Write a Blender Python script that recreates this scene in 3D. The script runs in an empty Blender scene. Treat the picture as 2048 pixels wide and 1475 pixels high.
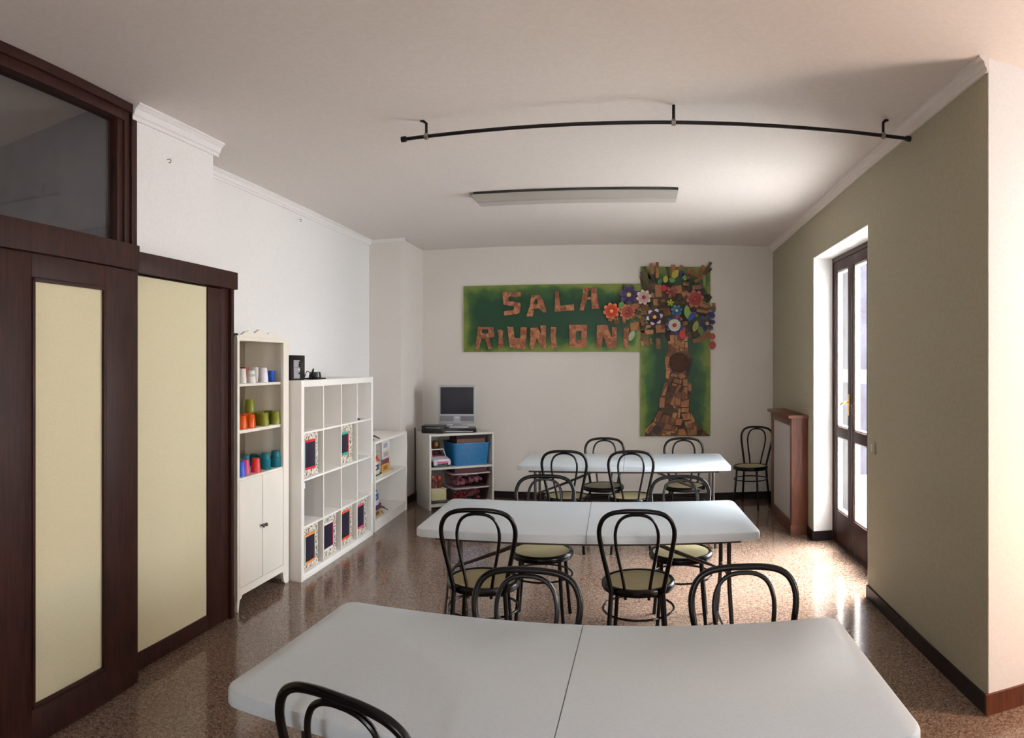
import bpy, bmesh, math, random
from mathutils import Vector, Matrix

random.seed(7)
S = bpy.context.scene
COL = S.collection
PI = math.pi

# ------------------------------------------------------------------ camera
# The photograph is a stitched sweep panorama: a cylindrical lens, 1352 px per radian.
cd = bpy.data.cameras.new('camera')
cam = bpy.data.objects.new('camera', cd)
COL.objects.link(cam)
cd.type = 'PANO'
cd.panorama_type = 'CENTRAL_CYLINDRICAL'
FPX = 1352.4
cd.central_cylindrical_radius = 1.0
cd.central_cylindrical_range_u_min = -1024 / FPX
cd.central_cylindrical_range_u_max = 1024 / FPX
cd.central_cylindrical_range_v_max = 727 / FPX
cd.central_cylindrical_range_v_min = -748 / FPX
cam.location = (0, 0, 1.62)
cam.rotation_euler = (PI / 2, 0, 0.1847)
cd.clip_start = 0.05
S.camera = cam

# ------------------------------------------------------------------ light
S.view_settings.view_transform = 'Standard'
S.view_settings.look = 'None'
S.view_settings.gamma = 1.0
S.view_settings.use_curve_mapping = False
S.view_settings.exposure = 0.66
S.cycles.use_denoising = True
S.cycles.max_bounces = 10
S.cycles.diffuse_bounces = 7
S.cycles.sample_clamp_indirect = 6.0
w = bpy.data.worlds.new('world')
S.world = w
w.use_nodes = True
bg = w.node_tree.nodes['Background']
bg.inputs[0].default_value = (0.94, 0.955, 1.0, 1)
bg.inputs[1].default_value = 21.0


def area(name, loc, rot, sx, sy, power, color, portal=False):
    l = bpy.data.lights.new(name, 'AREA')
    l.shape = 'RECTANGLE'
    l.size, l.size_y = sx, sy
    l.energy = power
    l.color = color
    if portal:
        l.cycles.is_portal = True
    o = bpy.data.objects.new(name, l)
    o.location = loc
    o.rotation_euler = rot
    COL.objects.link(o)
    return o


# daylight at the french door (portal), daylight at the window of the side bay
area('door_portal', (2.0, 5.2, 1.3), (0, PI / 2, 0), 2.6, 1.5, 1, (1, 1, 1), True)
area('bay_window_portal', (3.98, 0.80, 1.75), (0, PI / 2, 0), 1.2, 0.7, 1, (1, 1, 1), True)
area('rear_window_portal', (-0.25, -2.98, 1.65), (PI / 2, 0, PI), 0.5, 1.0, 1, (1, 1, 1), True)
# warm floor lamp of the side bay, just out of the picture
pl = bpy.data.lights.new('bay_lamp', 'POINT')
pl.energy = 34
pl.color = (1.0, 0.56, 0.26)
pl.shadow_soft_size = 0.12
po = bpy.data.objects.new('bay_lamp', pl)
po.location = (2.45, 2.15, 0.95)
COL.objects.link(po)
pl2 = bpy.data.lights.new('bay_wall_fill', 'POINT')  # unseen light added to whiten the upper part of the bay wall
pl2.energy = 14
pl2.color = (1.0, 0.90, 0.78)
pl2.shadow_soft_size = 0.12
po2 = bpy.data.objects.new('bay_wall_fill', pl2)
po2.location = (2.45, 2.25, 2.05)
COL.objects.link(po2)
# sun on the yard outside
sl = bpy.data.lights.new('sun', 'SUN')
sl.energy = 62.0
sl.angle = math.radians(42)
so = bpy.data.objects.new('sun', sl)
so.rotation_euler = (0, math.radians(25), math.radians(20))
COL.objects.link(so)


# ------------------------------------------------------------------ materials
def srgb(r, g, b):
    f = lambda c: (c / 255 / 12.92) if c / 255 <= 0.04045 else ((c / 255 + 0.055) / 1.055) ** 2.4
    return (f(r), f(g), f(b), 1)


def new_mat(name):
    m = bpy.data.materials.new(name)
    m.use_nodes = True
    return m, m.node_tree, m.node_tree.nodes['Principled BSDF']


def mat(name, c, rough=0.5, metal=0.0, c2=None, scale=20, bump=0.0, spec=0.5, coord='Object', stretch=None, detail=4, coat=0):
    m, nt, b = new_mat(name)
    b.inputs['Roughness'].default_value = rough
    b.inputs['Metallic'].default_value = metal
    b.inputs['Specular IOR Level'].default_value = spec
    b.inputs['Coat Weight'].default_value = coat
    b.inputs['Coat Roughness'].default_value = 0.1
    b.inputs['Base Color'].default_value = srgb(*c)
    if c2 or bump:
        tc = nt.nodes.new('ShaderNodeTexCoord')
        mp = nt.nodes.new('ShaderNodeMapping')
        if stretch:
            mp.inputs['Scale'].default_value = stretch
        n = nt.nodes.new('ShaderNodeTexNoise')
        n.inputs['Scale'].default_value = scale
        n.inputs['Detail'].default_value = detail
        nt.links.new(tc.outputs[coord], mp.inputs[0])
        nt.links.new(mp.outputs[0], n.inputs['Vector'])
        if c2:
            r = nt.nodes.new('ShaderNodeValToRGB')
            r.color_ramp.elements[0].position = 0.35
            r.color_ramp.elements[1].position = 0.65
            r.color_ramp.elements[0].color = srgb(*c)
            r.color_ramp.elements[1].color = srgb(*c2)
            nt.links.new(n.outputs['Fac'], r.inputs[0])
            nt.links.new(r.outputs[0], b.inputs['Base Color'])
        if bump:
            bp = nt.nodes.new('ShaderNodeBump')
            bp.inputs['Strength'].default_value = bump
            bp.inputs['Distance'].default_value = 0.002
            nt.links.new(n.outputs['Fac'], bp.inputs['Height'])
            nt.links.new(bp.outputs[0], b.inputs['Normal'])
    return m


M = {}
M['white_wall'] = mat('white_wall_paint', (232, 231, 230), 0.85, c2=(227, 226, 225), scale=60, bump=0.15)
M['back_wall'] = mat('back_wall_paint', (220, 215, 208), 0.85, c2=(214, 209, 202), scale=60, bump=0.15)
M['ceiling'] = mat('ceiling_paint', (222, 216, 212), 0.9, c2=(217, 211, 207), scale=50, bump=0.1)
M['green_wall'] = mat('sage_wall_paint', (166, 160, 138), 0.8, c2=(159, 153, 131), scale=60, bump=0.15)
M['dark_wood'] = mat('dark_mahogany', (38, 18, 13), 0.5, c2=(56, 27, 19), scale=9, stretch=(6, 6, 0.6), bump=0.1, spec=0.22)
M['skirting'] = mat('dark_skirting_stone', (18, 11, 10), 0.4, c2=(28, 17, 15), scale=30, spec=0.3)
M['cabinet_wood'] = mat('reddish_walnut', (104, 54, 30), 0.45, c2=(78, 38, 22), scale=8, stretch=(8, 8, 0.8), bump=0.1)
M['linen'] = mat('cream_linen_panel', (210, 203, 172), 0.85, c2=(202, 195, 162), scale=180, bump=0.3)
M['white_furn'] = mat('white_lacquer', (242, 240, 235), 0.35, c2=(239, 237, 232), scale=4)
M['off_white'] = mat('aged_white_board', (205, 203, 196), 0.5, c2=(198, 196, 188), scale=8)
M['hutch'] = mat('cream_white_lacquer', (232, 228, 216), 0.4, c2=(228, 224, 212), scale=4)
M['hutch_back'] = mat('taupe_back_board', (160, 152, 134), 0.7, c2=(152, 144, 126), scale=90)
M['table'] = mat('blow_moulded_plastic', (206, 216, 222), 0.34, c2=(201, 211, 218), scale=120, bump=0.12)
M['black_metal'] = mat('black_enamel_tube', (8, 7, 7), 0.26, spec=0.35)
M['grey_metal'] = mat('grey_brown_steel', (74, 66, 62), 0.35, metal=0.6)
M['rod_metal'] = mat('black_iron_rod', (22, 18, 18), 0.4, metal=0.3)
M['nickel'] = mat('worn_nickel', (150, 144, 138), 0.35, metal=0.8)
M['brass'] = mat('brass', (190, 150, 80), 0.3, metal=0.9)
M['black_plastic'] = mat('black_plastic', (12, 12, 14), 0.3)
M['silver_plastic'] = mat('silver_plastic', (168, 168, 172), 0.35, metal=0.3)
M['screen'] = mat('dark_screen', (24, 22, 34), 0.42)
M['fixture'] = mat('frosted_diffuser', (176, 172, 166), 0.45)
M['paper'] = mat('white_paper', (238, 236, 230), 0.8)
M['pebble_gray'] = mat('concrete', (206, 204, 200), 0.9, c2=(190, 188, 186), scale=12)
M['outer_wall'] = mat('yard_render', (44, 42, 50), 0.95, c2=(30, 28, 36), scale=3)
M['corridor'] = mat('corridor_paint', (150, 146, 148), 0.9, c2=(142, 138, 142), scale=5)


def cane():
    m, nt, b = new_mat('woven_cane')
    tc = nt.nodes.new('ShaderNodeTexCoord')
    ck = nt.nodes.new('ShaderNodeTexChecker')
    ck.inputs['Scale'].default_value = 130
    ck.inputs[1].default_value = srgb(214, 202, 158)
    ck.inputs[2].default_value = srgb(172, 162, 122)
    n = nt.nodes.new('ShaderNodeTexNoise')
    n.inputs['Scale'].default_value = 12
    mx = nt.nodes.new('ShaderNodeMixRGB')
    mx.blend_type = 'MULTIPLY'
    mx.inputs[0].default_value = 0.15
    nt.links.new(tc.outputs['Object'], ck.inputs[0])
    nt.links.new(tc.outputs['Object'], n.inputs['Vector'])
    nt.links.new(ck.outputs[0], mx.inputs[1])
    nt.links.new(n.outputs['Color'], mx.inputs[2])
    nt.links.new(mx.outputs[0], b.inputs['Base Color'])
    b.inputs['Roughness'].default_value = 0.55
    return m


M['cane'] = cane()


def terrazzo():
    m, nt, b = new_mat('terrazzo')
    tc = nt.nodes.new('ShaderNodeTexCoord')
    v = nt.nodes.new('ShaderNodeTexVoronoi')
    v.inputs['Scale'].default_value = 150
    r = nt.nodes.new('ShaderNodeValToRGB')
    r.color_ramp.interpolation = 'CONSTANT'
    cr = r.color_ramp
    cr.elements[0].position = 0.0
    cr.elements[0].color = srgb(64, 46, 36)
    cr.elements[1].position = 0.12
    cr.elements[1].color = srgb(117, 95, 80)
    for p, c in ((0.34, (139, 117, 102)), (0.52, (100, 80, 67)), (0.66, (154, 133, 118)), (0.8, (124, 98, 84)), (0.92, (77, 58, 49))):
        e = cr.elements.new(p)
        e.color = srgb(*c)
    sp = nt.nodes.new('ShaderNodeSeparateColor')
    nt.links.new(tc.outputs['Object'], v.inputs['Vector'])
    nt.links.new(v.outputs['Color'], sp.inputs[0])
    nt.links.new(sp.outputs[0], r.inputs[0])
    n = nt.nodes.new('ShaderNodeTexNoise')
    n.inputs['Scale'].default_value = 220
    n.inputs['Detail'].default_value = 3
    r2 = nt.nodes.new('ShaderNodeValToRGB')
    r2.color_ramp.elements[0].position = 0.36
    r2.color_ramp.elements[0].color = (0.25, 0.22, 0.2, 1)
    r2.color_ramp.elements[1].position = 0.5
    r2.color_ramp.elements[1].color = (1, 1, 1, 1)
    nt.links.new(tc.outputs['Object'], n.inputs['Vector'])
    nt.links.new(n.outputs['Fac'], r2.inputs[0])
    mx = nt.nodes.new('ShaderNodeMixRGB')
    mx.blend_type = 'MULTIPLY'
    mx.inputs[0].default_value = 0.8
    nt.links.new(r.outputs[0], mx.inputs[1])
    nt.links.new(r2.outputs[0], mx.inputs[2])
    n3 = nt.nodes.new('ShaderNodeTexNoise')
    n3.inputs['Scale'].default_value = 45
    n3.inputs['Detail'].default_value = 5
    r3 = nt.nodes.new('ShaderNodeValToRGB')
    r3.color_ramp.elements[0].position = 0.38
    r3.color_ramp.elements[0].color = srgb(102, 82, 69)
    r3.color_ramp.elements[1].position = 0.62
    r3.color_ramp.elements[1].color = srgb(157, 135, 120)
    nt.links.new(tc.outputs['Object'], n3.inputs['Vector'])
    nt.links.new(n3.outputs['Fac'], r3.inputs[0])
    mb = nt.nodes.new('ShaderNodeMixRGB')
    mb.inputs[0].default_value = 0.30
    nt.links.new(mx.outputs[0], mb.inputs[1])
    nt.links.new(r3.outputs[0], mb.inputs[2])
    nt.links.new(mb.outputs[0], b.inputs['Base Color'])
    b.inputs['Roughness'].default_value = 0.12
    b.inputs['Specular IOR Level'].default_value = 0.6
    return m


M['terrazzo'] = terrazzo()


def mosaic():
    m, nt, b = new_mat('pebble_mosaic')
    tc = nt.nodes.new('ShaderNodeTexCoord')
    v = nt.nodes.new('ShaderNodeTexVoronoi')
    v.inputs['Scale'].default_value = 64
    sp = nt.nodes.new('ShaderNodeSeparateColor')
    r = nt.nodes.new('ShaderNodeValToRGB')
    r.color_ramp.interpolation = 'CONSTANT'
    cr = r.color_ramp
    cr.elements[0].position = 0
    cr.elements[0].color = srgb(84, 80, 72)
    cr.elements[1].position = 0.13
    cr.elements[1].color = srgb(214, 206, 190)
    for p, c in ((0.45, (188, 178, 158)), (0.62, (226, 222, 212)), (0.76, (150, 160, 146)), (0.86, (120, 106, 92)), (0.94, (200, 170, 150))):
        e = cr.elements.new(p)
        e.color = srgb(*c)
    nt.links.new(tc.outputs['Object'], v.inputs['Vector'])
    nt.links.new(v.outputs['Color'], sp.inputs[0])
    nt.links.new(sp.outputs[1], r.inputs[0])
    nt.links.new(r.outputs[0], b.inputs['Base Color'])
    b.inputs['Roughness'].default_value = 0.6
    return m


M['mosaic'] = mosaic()


def paint_board(name, w, h):
    """green board: dark in the middle, brushed yellow-green at its rim (paint, in object space, x 0..w, z 0..h)"""
    m, nt, b = new_mat(name)
    N = nt.nodes.new
    tc = N('ShaderNodeTexCoord')
    sx = N('ShaderNodeSeparateXYZ')
    nt.links.new(tc.outputs['Object'], sx.inputs[0])

    def mth(op, a, bb=None):
        n = N('ShaderNodeMath')
        n.operation = op
        for i, q in enumerate((a, bb)):
            if q is None:
                continue
            if isinstance(q, (int, float)):
                n.inputs[i].default_value = q
            else:
                nt.links.new(q, n.inputs[i])
        return n.outputs[0]
    x, z = sx.outputs[0], sx.outputs[2]
    d = mth('MINIMUM', mth('MINIMUM', x, mth('SUBTRACT', w, x)), mth('MINIMUM', z, mth('SUBTRACT', h, z)))
    n1 = N('ShaderNodeTexNoise')
    n1.inputs['Scale'].default_value = 5
    n1.inputs['Detail'].default_value = 8
    nt.links.new(tc.outputs['Object'], n1.inputs['Vector'])
    f = mth('ADD', mth('MULTIPLY', d, 3.4), mth('MULTIPLY', mth('SUBTRACT', n1.outputs['Fac'], 0.5), 1.1))
    r = N('ShaderNodeValToRGB')
    r.color_ramp.elements[0].position = 0.02
    r.color_ramp.elements[0].color = srgb(116, 130, 54)
    r.color_ramp.elements[1].position = 0.62
    r.color_ramp.elements[1].color = srgb(14, 60, 34)
    e = r.color_ramp.elements.new(0.3)
    e.color = srgb(52, 90, 40)
    nt.links.new(f, r.inputs[0])
    nt.links.new(r.outputs[0], b.inputs['Base Color'])
    b.inputs['Roughness'].default_value = 0.6
    return m


def collage(name, cols, scale=14):
    m, nt, b = new_mat(name)
    tc = nt.nodes.new('ShaderNodeTexCoord')
    v = nt.nodes.new('ShaderNodeTexVoronoi')
    v.inputs['Scale'].default_value = scale
    sp = nt.nodes.new('ShaderNodeSeparateColor')
    r = nt.nodes.new('ShaderNodeValToRGB')
    cr = r.color_ramp
    cr.interpolation = 'CONSTANT'
    cr.elements[0].color = srgb(*cols[0])
    cr.elements[1].position = 1 / len(cols)
    cr.elements[1].color = srgb(*cols[1])
    for i, c in enumerate(cols[2:]):
        e = cr.elements.new((i + 2) / len(cols))
        e.color = srgb(*c)
    n = nt.nodes.new('ShaderNodeTexNoise')
    n.inputs['Scale'].default_value = 60
    mx = nt.nodes.new('ShaderNodeMixRGB')
    mx.blend_type = 'OVERLAY'
    mx.inputs[0].default_value = 0.5
    nt.links.new(tc.outputs['Object'], v.inputs['Vector'])
    nt.links.new(tc.outputs['Object'], n.inputs['Vector'])
    nt.links.new(v.outputs['Color'], sp.inputs[0])
    nt.links.new(sp.outputs[0], r.inputs[0])
    nt.links.new(r.outputs[0], mx.inputs[1])
    nt.links.new(n.outputs['Color'], mx.inputs[2])
    nt.links.new(mx.outputs[0], b.inputs['Base Color'])
    b.inputs['Roughness'].default_value = 0.75
    return m


M['card'] = collage('brown_card', [(150, 92, 62), (136, 82, 54), (164, 106, 74), (124, 72, 48)], 26)


def glass(name, tint=(1, 1, 1), rough=0.0, refl=1.0):
    m = bpy.data.materials.new(name)
    m.use_nodes = True
    nt = m.node_tree
    nt.nodes.clear()
    o = nt.nodes.new('ShaderNodeOutputMaterial')
    t = nt.nodes.new('ShaderNodeBsdfTransparent')
    t.inputs[0].default_value = (*tint, 1)
    g = nt.nodes.new('ShaderNodeBsdfGlossy')
    g.inputs['Roughness'].default_value = rough
    g.inputs[0].default_value = (refl, refl, refl, 1)
    fr = nt.nodes.new('ShaderNodeLayerWeight')
    fr.inputs[0].default_value = 0.5
    pw = nt.nodes.new('ShaderNodeMath')
    pw.operation = 'POWER'
    pw.inputs[1].default_value = 5.0
    ad = nt.nodes.new('ShaderNodeMath')
    ad.operation = 'MULTIPLY_ADD'
    ad.inputs[1].default_value = 0.5
    ad.inputs[2].default_value = 0.025
    mx = nt.nodes.new('ShaderNodeMixShader')
    nt.links.new(fr.outputs['Facing'], pw.inputs[0])
    nt.links.new(pw.outputs[0], ad.inputs[0])
    nt.links.new(ad.outputs[0], mx.inputs[0])
    nt.links.new(t.outputs[0], mx.inputs[1])
    nt.links.new(g.outputs[0], mx.inputs[2])
    nt.links.new(mx.outputs[0], o.inputs[0])
    return m


M['pane'] = glass('window_glass', (0.93, 0.94, 0.94))


def tinted(name, c, alpha=0.45):
    """coloured drinking-glass wall: a thin tinted, glossy sheet"""
    m = bpy.data.materials.new(name)
    m.use_nodes = True
    nt = m.node_tree
    b = nt.nodes['Principled BSDF']
    b.inputs['Base Color'].default_value = srgb(*c)
    b.inputs['Roughness'].default_value = 0.08
    t = nt.nodes.new('ShaderNodeBsdfTransparent')
    k = srgb(*c)
    t.inputs[0].default_value = (min(1, k[0] + .25), min(1, k[1] + .25), min(1, k[2] + .25), 1)
    mx = nt.nodes.new('ShaderNodeMixShader')
    mx.inputs[0].default_value = 1 - alpha
    nt.links.new(t.outputs[0], mx.inputs[1])
    nt.links.new(b.outputs[0], mx.inputs[2])
    nt.links.new(mx.outputs[0], nt.nodes['Material Output'].inputs[0])
    return m


def thin_paper():
    m, nt, b = new_mat('thin_paper')
    b.inputs['Base Color'].default_value = srgb(238, 236, 230)
    t = nt.nodes.new('ShaderNodeBsdfTranslucent')
    t.inputs[0].default_value = srgb(225, 222, 214)
    mx = nt.nodes.new('ShaderNodeMixShader')
    mx.inputs[0].default_value = 0.25
    nt.links.new(b.outputs[0], mx.inputs[1])
    nt.links.new(t.outputs[0], mx.inputs[2])
    nt.links.new(mx.outputs[0], nt.nodes['Material Output'].inputs[0])
    return m


M['thin_paper'] = thin_paper()

_plain = {}


def plain(c, rough=0.5):
    k = (c, rough)
    if k not in _plain:
        c2 = tuple(max(0, v - 10) for v in c)
        _plain[k] = mat('painted_%d_%d_%d' % c, c, rough, c2=c2, scale=30)
    return _plain[k]


# ------------------------------------------------------------------ mesh helpers
class MB:
    def __init__(s):
        s.bm = bmesh.new()

    def box(s, x0, x1, y0, y1, z0, z1, bev=0.0, mtx=None):
        vs = [s.bm.verts.new(p) for p in ((x0, y0, z0), (x1, y0, z0), (x1, y1, z0), (x0, y1, z0), (x0, y0, z1), (x1, y0, z1), (x1, y1, z1), (x0, y1, z1))]
        fs = [s.bm.faces.new([vs[i] for i in f]) for f in ((3, 2, 1, 0), (4, 5, 6, 7), (0, 1, 5, 4), (1, 2, 6, 5), (2, 3, 7, 6), (3, 0, 4, 7))]
        if mtx:
            for v in vs:
                v.co = mtx @ v.co
        if bev:
            es = list({e for f in fs for e in f.edges})
            bmesh.ops.bevel(s.bm, geom=es, offset=bev, segments=2, affect='EDGES', profile=0.6)
        return s

    def prism(s, pts, z0, z1, axis='Z', bev=0.0, seg=2, hole=None):
        """extrude polygon pts from z0 to z1 along axis; optional hole polygon with the same vertex count bridging"""
        def P(a, b, h):
            return {'Z': (a, b, h), 'Y': (a, h, b), 'X': (h, a, b)}[axis]
        if hole is None:
            lo = [s.bm.verts.new(P(a, b, z0)) for a, b in pts]
            hi = [s.bm.verts.new(P(a, b, z1)) for a, b in pts]
            fs = [s.bm.faces.new(lo[::-1]), s.bm.faces.new(hi)]
            n = len(pts)
            for i in range(n):
                fs.append(s.bm.faces.new((lo[i], lo[(i + 1) % n], hi[(i + 1) % n], hi[i])))
            if bev:
                es = list(fs[1].edges) + list(fs[0].edges)
                bmesh.ops.bevel(s.bm, geom=es, offset=bev, segments=seg, affect='EDGES')
        else:
            from mathutils.geometry import tessellate_polygon
            allp = list(pts) + list(hole)
            tris = tessellate_polygon([[Vector((a, b, 0)) for a, b in pts], [Vector((a, b, 0)) for a, b in hole]])
            lo = [s.bm.verts.new(P(a, b, z0)) for a, b in allp]
            hi = [s.bm.verts.new(P(a, b, z1)) for a, b in allp]
            for t in tris:
                s.bm.faces.new([lo[i] for i in t][::-1])
                s.bm.faces.new([hi[i] for i in t])
            n = len(pts)
            k = len(hole)
            for i in range(n):
                s.bm.faces.new((lo[i], lo[(i + 1) % n], hi[(i + 1) % n], hi[i]))
            for i in range(k):
                a, c = n + i, n + (i + 1) % k
                s.bm.faces.new((lo[c], lo[a], hi[a], hi[c]))
        return s

    def tube(s, pts, r, closed=False, seg=10):
        pts = [Vector(p) for p in pts]
        n = len(pts)
        rings = []
        up = None
        for i in range(n):
            if closed:
                t = (pts[(i + 1) % n] - pts[i - 1]).normalized()
            else:
                t = (pts[min(n - 1, i + 1)] - pts[max(0, i - 1)]).normalized()
            if up is None:
                up = Vector((0, 0, 1)) if abs(t.z) < 0.9 else Vector((1, 0, 0))
                up = (up - t * up.dot(t)).normalized()
            else:
                up = (up - t * up.dot(t)).normalized()
            sd = t.cross(up)
            rr = r[i] if isinstance(r, (list, tuple)) else r
            rings.append([s.bm.verts.new(pts[i] + (up * math.cos(a) + sd * math.sin(a)) * rr) for a in [2 * PI * k / seg for k in range(seg)]])
        m = n if closed else n - 1
        for i in range(m):
            A, B = rings[i], rings[(i + 1) % n]
            off = 0
            if closed and i == n - 1:
                off = min(range(seg), key=lambda o: (A[0].co - B[o].co).length)
            for k in range(seg):
                s.bm.faces.new((A[k], A[(k + 1) % seg], B[(k + 1 + off) % seg], B[(k + off) % seg]))
        if not closed:
            s.bm.faces.new(rings[0][::-1])
            s.bm.faces.new(rings[-1])
        return s

    def lathe(s, prof, seg=24, cx=0, cy=0, cz=0, axis='Z'):
        rings = []
        for r, z in prof:
            ring = []
            for k in range(seg):
                a = 2 * PI * k / seg
                p = (cx + r * math.cos(a), cy + r * math.sin(a), cz + z) if axis == 'Z' else \
                    ((cx + z, cy + r * math.cos(a), cz + r * math.sin(a)) if axis == 'X' else (cx + r * math.cos(a), cy + z, cz + r * math.sin(a)))
                ring.append(s.bm.verts.new(p))
            rings.append(ring)
        for A, B in zip(rings, rings[1:]):
            for k in range(seg):
                s.bm.faces.new((A[k], A[(k + 1) % seg], B[(k + 1) % seg], B[k]))
        if prof[0][0] > 0:
            s.bm.faces.new(rings[0][::-1])
        if prof[-1][0] > 0:
            s.bm.faces.new(rings[-1])
        return s

    def build(s, name, m, parent=None, smooth=True, label=None):
        bmesh.ops.recalc_face_normals(s.bm, faces=s.bm.faces)
        me = bpy.data.meshes.new(name)
        s.bm.to_mesh(me)
        s.bm.free()
        o = bpy.data.objects.new(name, me)
        if isinstance(m, str):
            m = M[m]
        me.materials.append(m)
        if smooth:
            for p in me.polygons:
                p.use_smooth = True
            try:
                me.set_sharp_from_angle(angle=math.radians(35))
            except Exception:
                pass
        COL.objects.link(o)
        if parent:
            o.parent = parent
        if label:
            o['label'] = label
        return o


def tag(o, label=None, cat=None, group=None, kind=None):
    for k, v in (('label', label), ('category', cat), ('group', group), ('kind', kind)):
        if v:
            o[k] = v
    return o


def thing(name, loc, rz, label, cat, group=None):
    o = bpy.data.objects.new(name, None)
    o.empty_display_size = 0.1
    o.location = loc
    o.rotation_euler = (0, 0, rz)
    COL.objects.link(o)
    return tag(o, label, cat, group)


def struct(o, label=None):
    return tag(o, label, kind='structure')


def copy_tree(o, parent=None):
    c = o.copy()
    COL.objects.link(c)
    if parent:
        c.parent = parent
    for ch in KIDS.get(o.name, []):
        copy_tree(ch, c)
    return c


KIDS = {}


def index_kids(root):
    for o in bpy.data.objects:
        if o.parent:
            KIDS.setdefault(o.parent.name, [])
            if o not in KIDS[o.parent.name]:
                KIDS[o.parent.name].append(o)


def wall(name, pts, z0, z1, m, label=None):
    return struct(MB().prism(pts, z0, z1).build(name, m, smooth=False), label)


def smooth_path(ctrl, n=8):
    """Catmull-Rom through the control points"""
    c = [Vector(p) for p in ctrl]
    c = [c[0] * 2 - c[1]] + c + [c[-1] * 2 - c[-2]]
    out = []
    for i in range(1, len(c) - 2):
        for k in range(n):
            t = k / n
            a, b, d, e = c[i - 1], c[i], c[i + 1], c[i + 2]
            out.append(0.5 * ((2 * b) + (-a + d) * t + (2 * a - 5 * b + 4 * d - e) * t * t + (-a + 3 * b - 3 * d + e) * t ** 3))
    out.append(c[-2])
    return out


# ================================================================== THE ROOM
H = 3.03
wall('floor', [(-4.2, -3.3), (4.3, -3.3), (4.3, 3.02), (2.0, 3.02), (2.0, 8.2), (-4.2, 8.2)], -0.12, 0.0, 'terrazzo')
wall('ceiling', [(-4.2, -3.3), (4.3, -3.3), (4.3, 3.02), (1.95, 3.02), (1.95, 8.2), (-4.2, 8.2)], H, H + 0.15, 'ceiling')
wall('wall_back', [(-3.3, 8.0), (2.0, 8.0), (2.0, 8.2), (-3.3, 8.2)], 0, H, 'back_wall')


def lwx(y):  # face of the left wall, which runs about two degrees off the room axis
    return -2.86 - 0.036 * (y - 3.6)


wall('wall_left', [(lwx(2.9), 2.9), (lwx(8.0), 8.0), (-3.5, 8.0), (-3.5, 2.9)], 0, H, 'white_wall')
wall('wall_left_pier', [(-2.60, 7.15), (-2.62, 8.0), (-3.1, 8.0), (-3.1, 7.15)], 0, H, 'back_wall')
wall('wall_left_offset', [(-2.505, 2.70), (-2.535, 3.50), (-2.9, 3.50), (-3.3, 2.70)], 2.0, H, 'white_wall')
wall('wall_left_closet', [(-2.62, 2.60), (-2.62, 3.42), (-2.9, 3.42), (-2.9, 2.60)], 0, 2.0, 'white_wall')


# right wall: sage green face, french door opening Y 4.43..5.98, head at 2.59
def rwx(y):
    return 1.5505 + 0.0152 * (y - 2.72)


T = 0.33
D0, D1, DH = 4.43, 5.98, 2.59
wall('wall_right_near', [(rwx(2.72), 2.72), (rwx(2.72) + T, 2.72), (rwx(D0) + T, D0), (rwx(D0), D0)], 0, H, 'green_wall')
wall('wall_right_far', [(rwx(D1), D1), (rwx(D1) + T, D1), (rwx(8) + T, 8.0), (rwx(8), 8.0)], 0, H, 'green_wall')
wall('wall_right_lintel', [(rwx(D0), D0), (rwx(D0) + T, D0), (rwx(D1) + T, D1), (rwx(D1), D1)], DH, H, 'green_wall')
# white plaster lining of the reveal
rv = MB()
rv.prism([(rwx(D1) - 0.002, D1 - 0.006), (rwx(D1) + T + 0.01, D1 - 0.006), (rwx(D1) + T + 0.01, D1 + 0.002), (rwx(D1) - 0.002, D1 + 0.002)], 0.09, DH)
rv.prism([(rwx(D0) + 0.0, D0 - 0.002), (rwx(D0) + T + 0.01, D0 - 0.002), (rwx(D0) + T + 0.01, D0 + 0.006), (rwx(D0), D0 + 0.006)], 0.09, DH)
rv.prism([(rwx(D0) + 0.0, D0), (rwx(D0) + T, D0), (rwx(D1) + T, D1), (rwx(D1), D1)], DH - 0.006, DH + 0.002)
struct(rv.build('trim_1', 'white_wall', smooth=False))
M['outer_jamb'] = mat('dimmed_outer_jamb', (38, 36, 38), 0.9, c2=(30, 28, 30), scale=20)  # near-black sheet added over the white outer reveal to hold down its brightness
oj = MB().prism([(rwx(D1) + 0.225, D1 - 0.012), (rwx(D1) + T + 0.02, D1 - 0.012), (rwx(D1) + T + 0.02, D1 - 0.006), (rwx(D1) + 0.225, D1 - 0.006)], 0.0, DH - 0.006)
struct(oj.build('trim_9', 'outer_jamb', smooth=False))
# wall turning off into the side bay
wall('wall_bay_return', [(rwx(2.72) + 0.004, 2.715), (4.1, 2.715), (4.1, 3.02), (rwx(2.72) + 0.05, 3.02)], 0, H, 'white_wall')
# side bay: wall with a window
for nm, y0, y1, z0, z1 in (('wall_bay_a', -3.0, 0.45, 0, H), ('wall_bay_b', 1.15, 2.72, 0, H), ('wall_bay_c', 0.45, 1.15, 0, 1.15), ('wall_bay_d', 0.45, 1.15, 2.35, H)):
    wall(nm, [(4.0, y0), (4.2, y0), (4.2, y1), (4.0, y1)], z0, z1, 'white_wall')
# rear wall behind the photographer with one window
for nm, x0, x1, z0, z1 in (('wall_rear_a', -3.0, -0.5, 0, H), ('wall_rear_b', 0.0, 4.2, 0, H), ('wall_rear_c', -0.5, 0.0, 0, 1.15), ('wall_rear_d', -0.5, 0.0, 2.15, H)):
    wall(nm, [(x0, -3.2), (x1, -3.2), (x1, -3.0), (x0, -3.0)], z0, z1, 'white_wall')

# mouldings along the ceiling (coving profile swept along a line)


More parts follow.
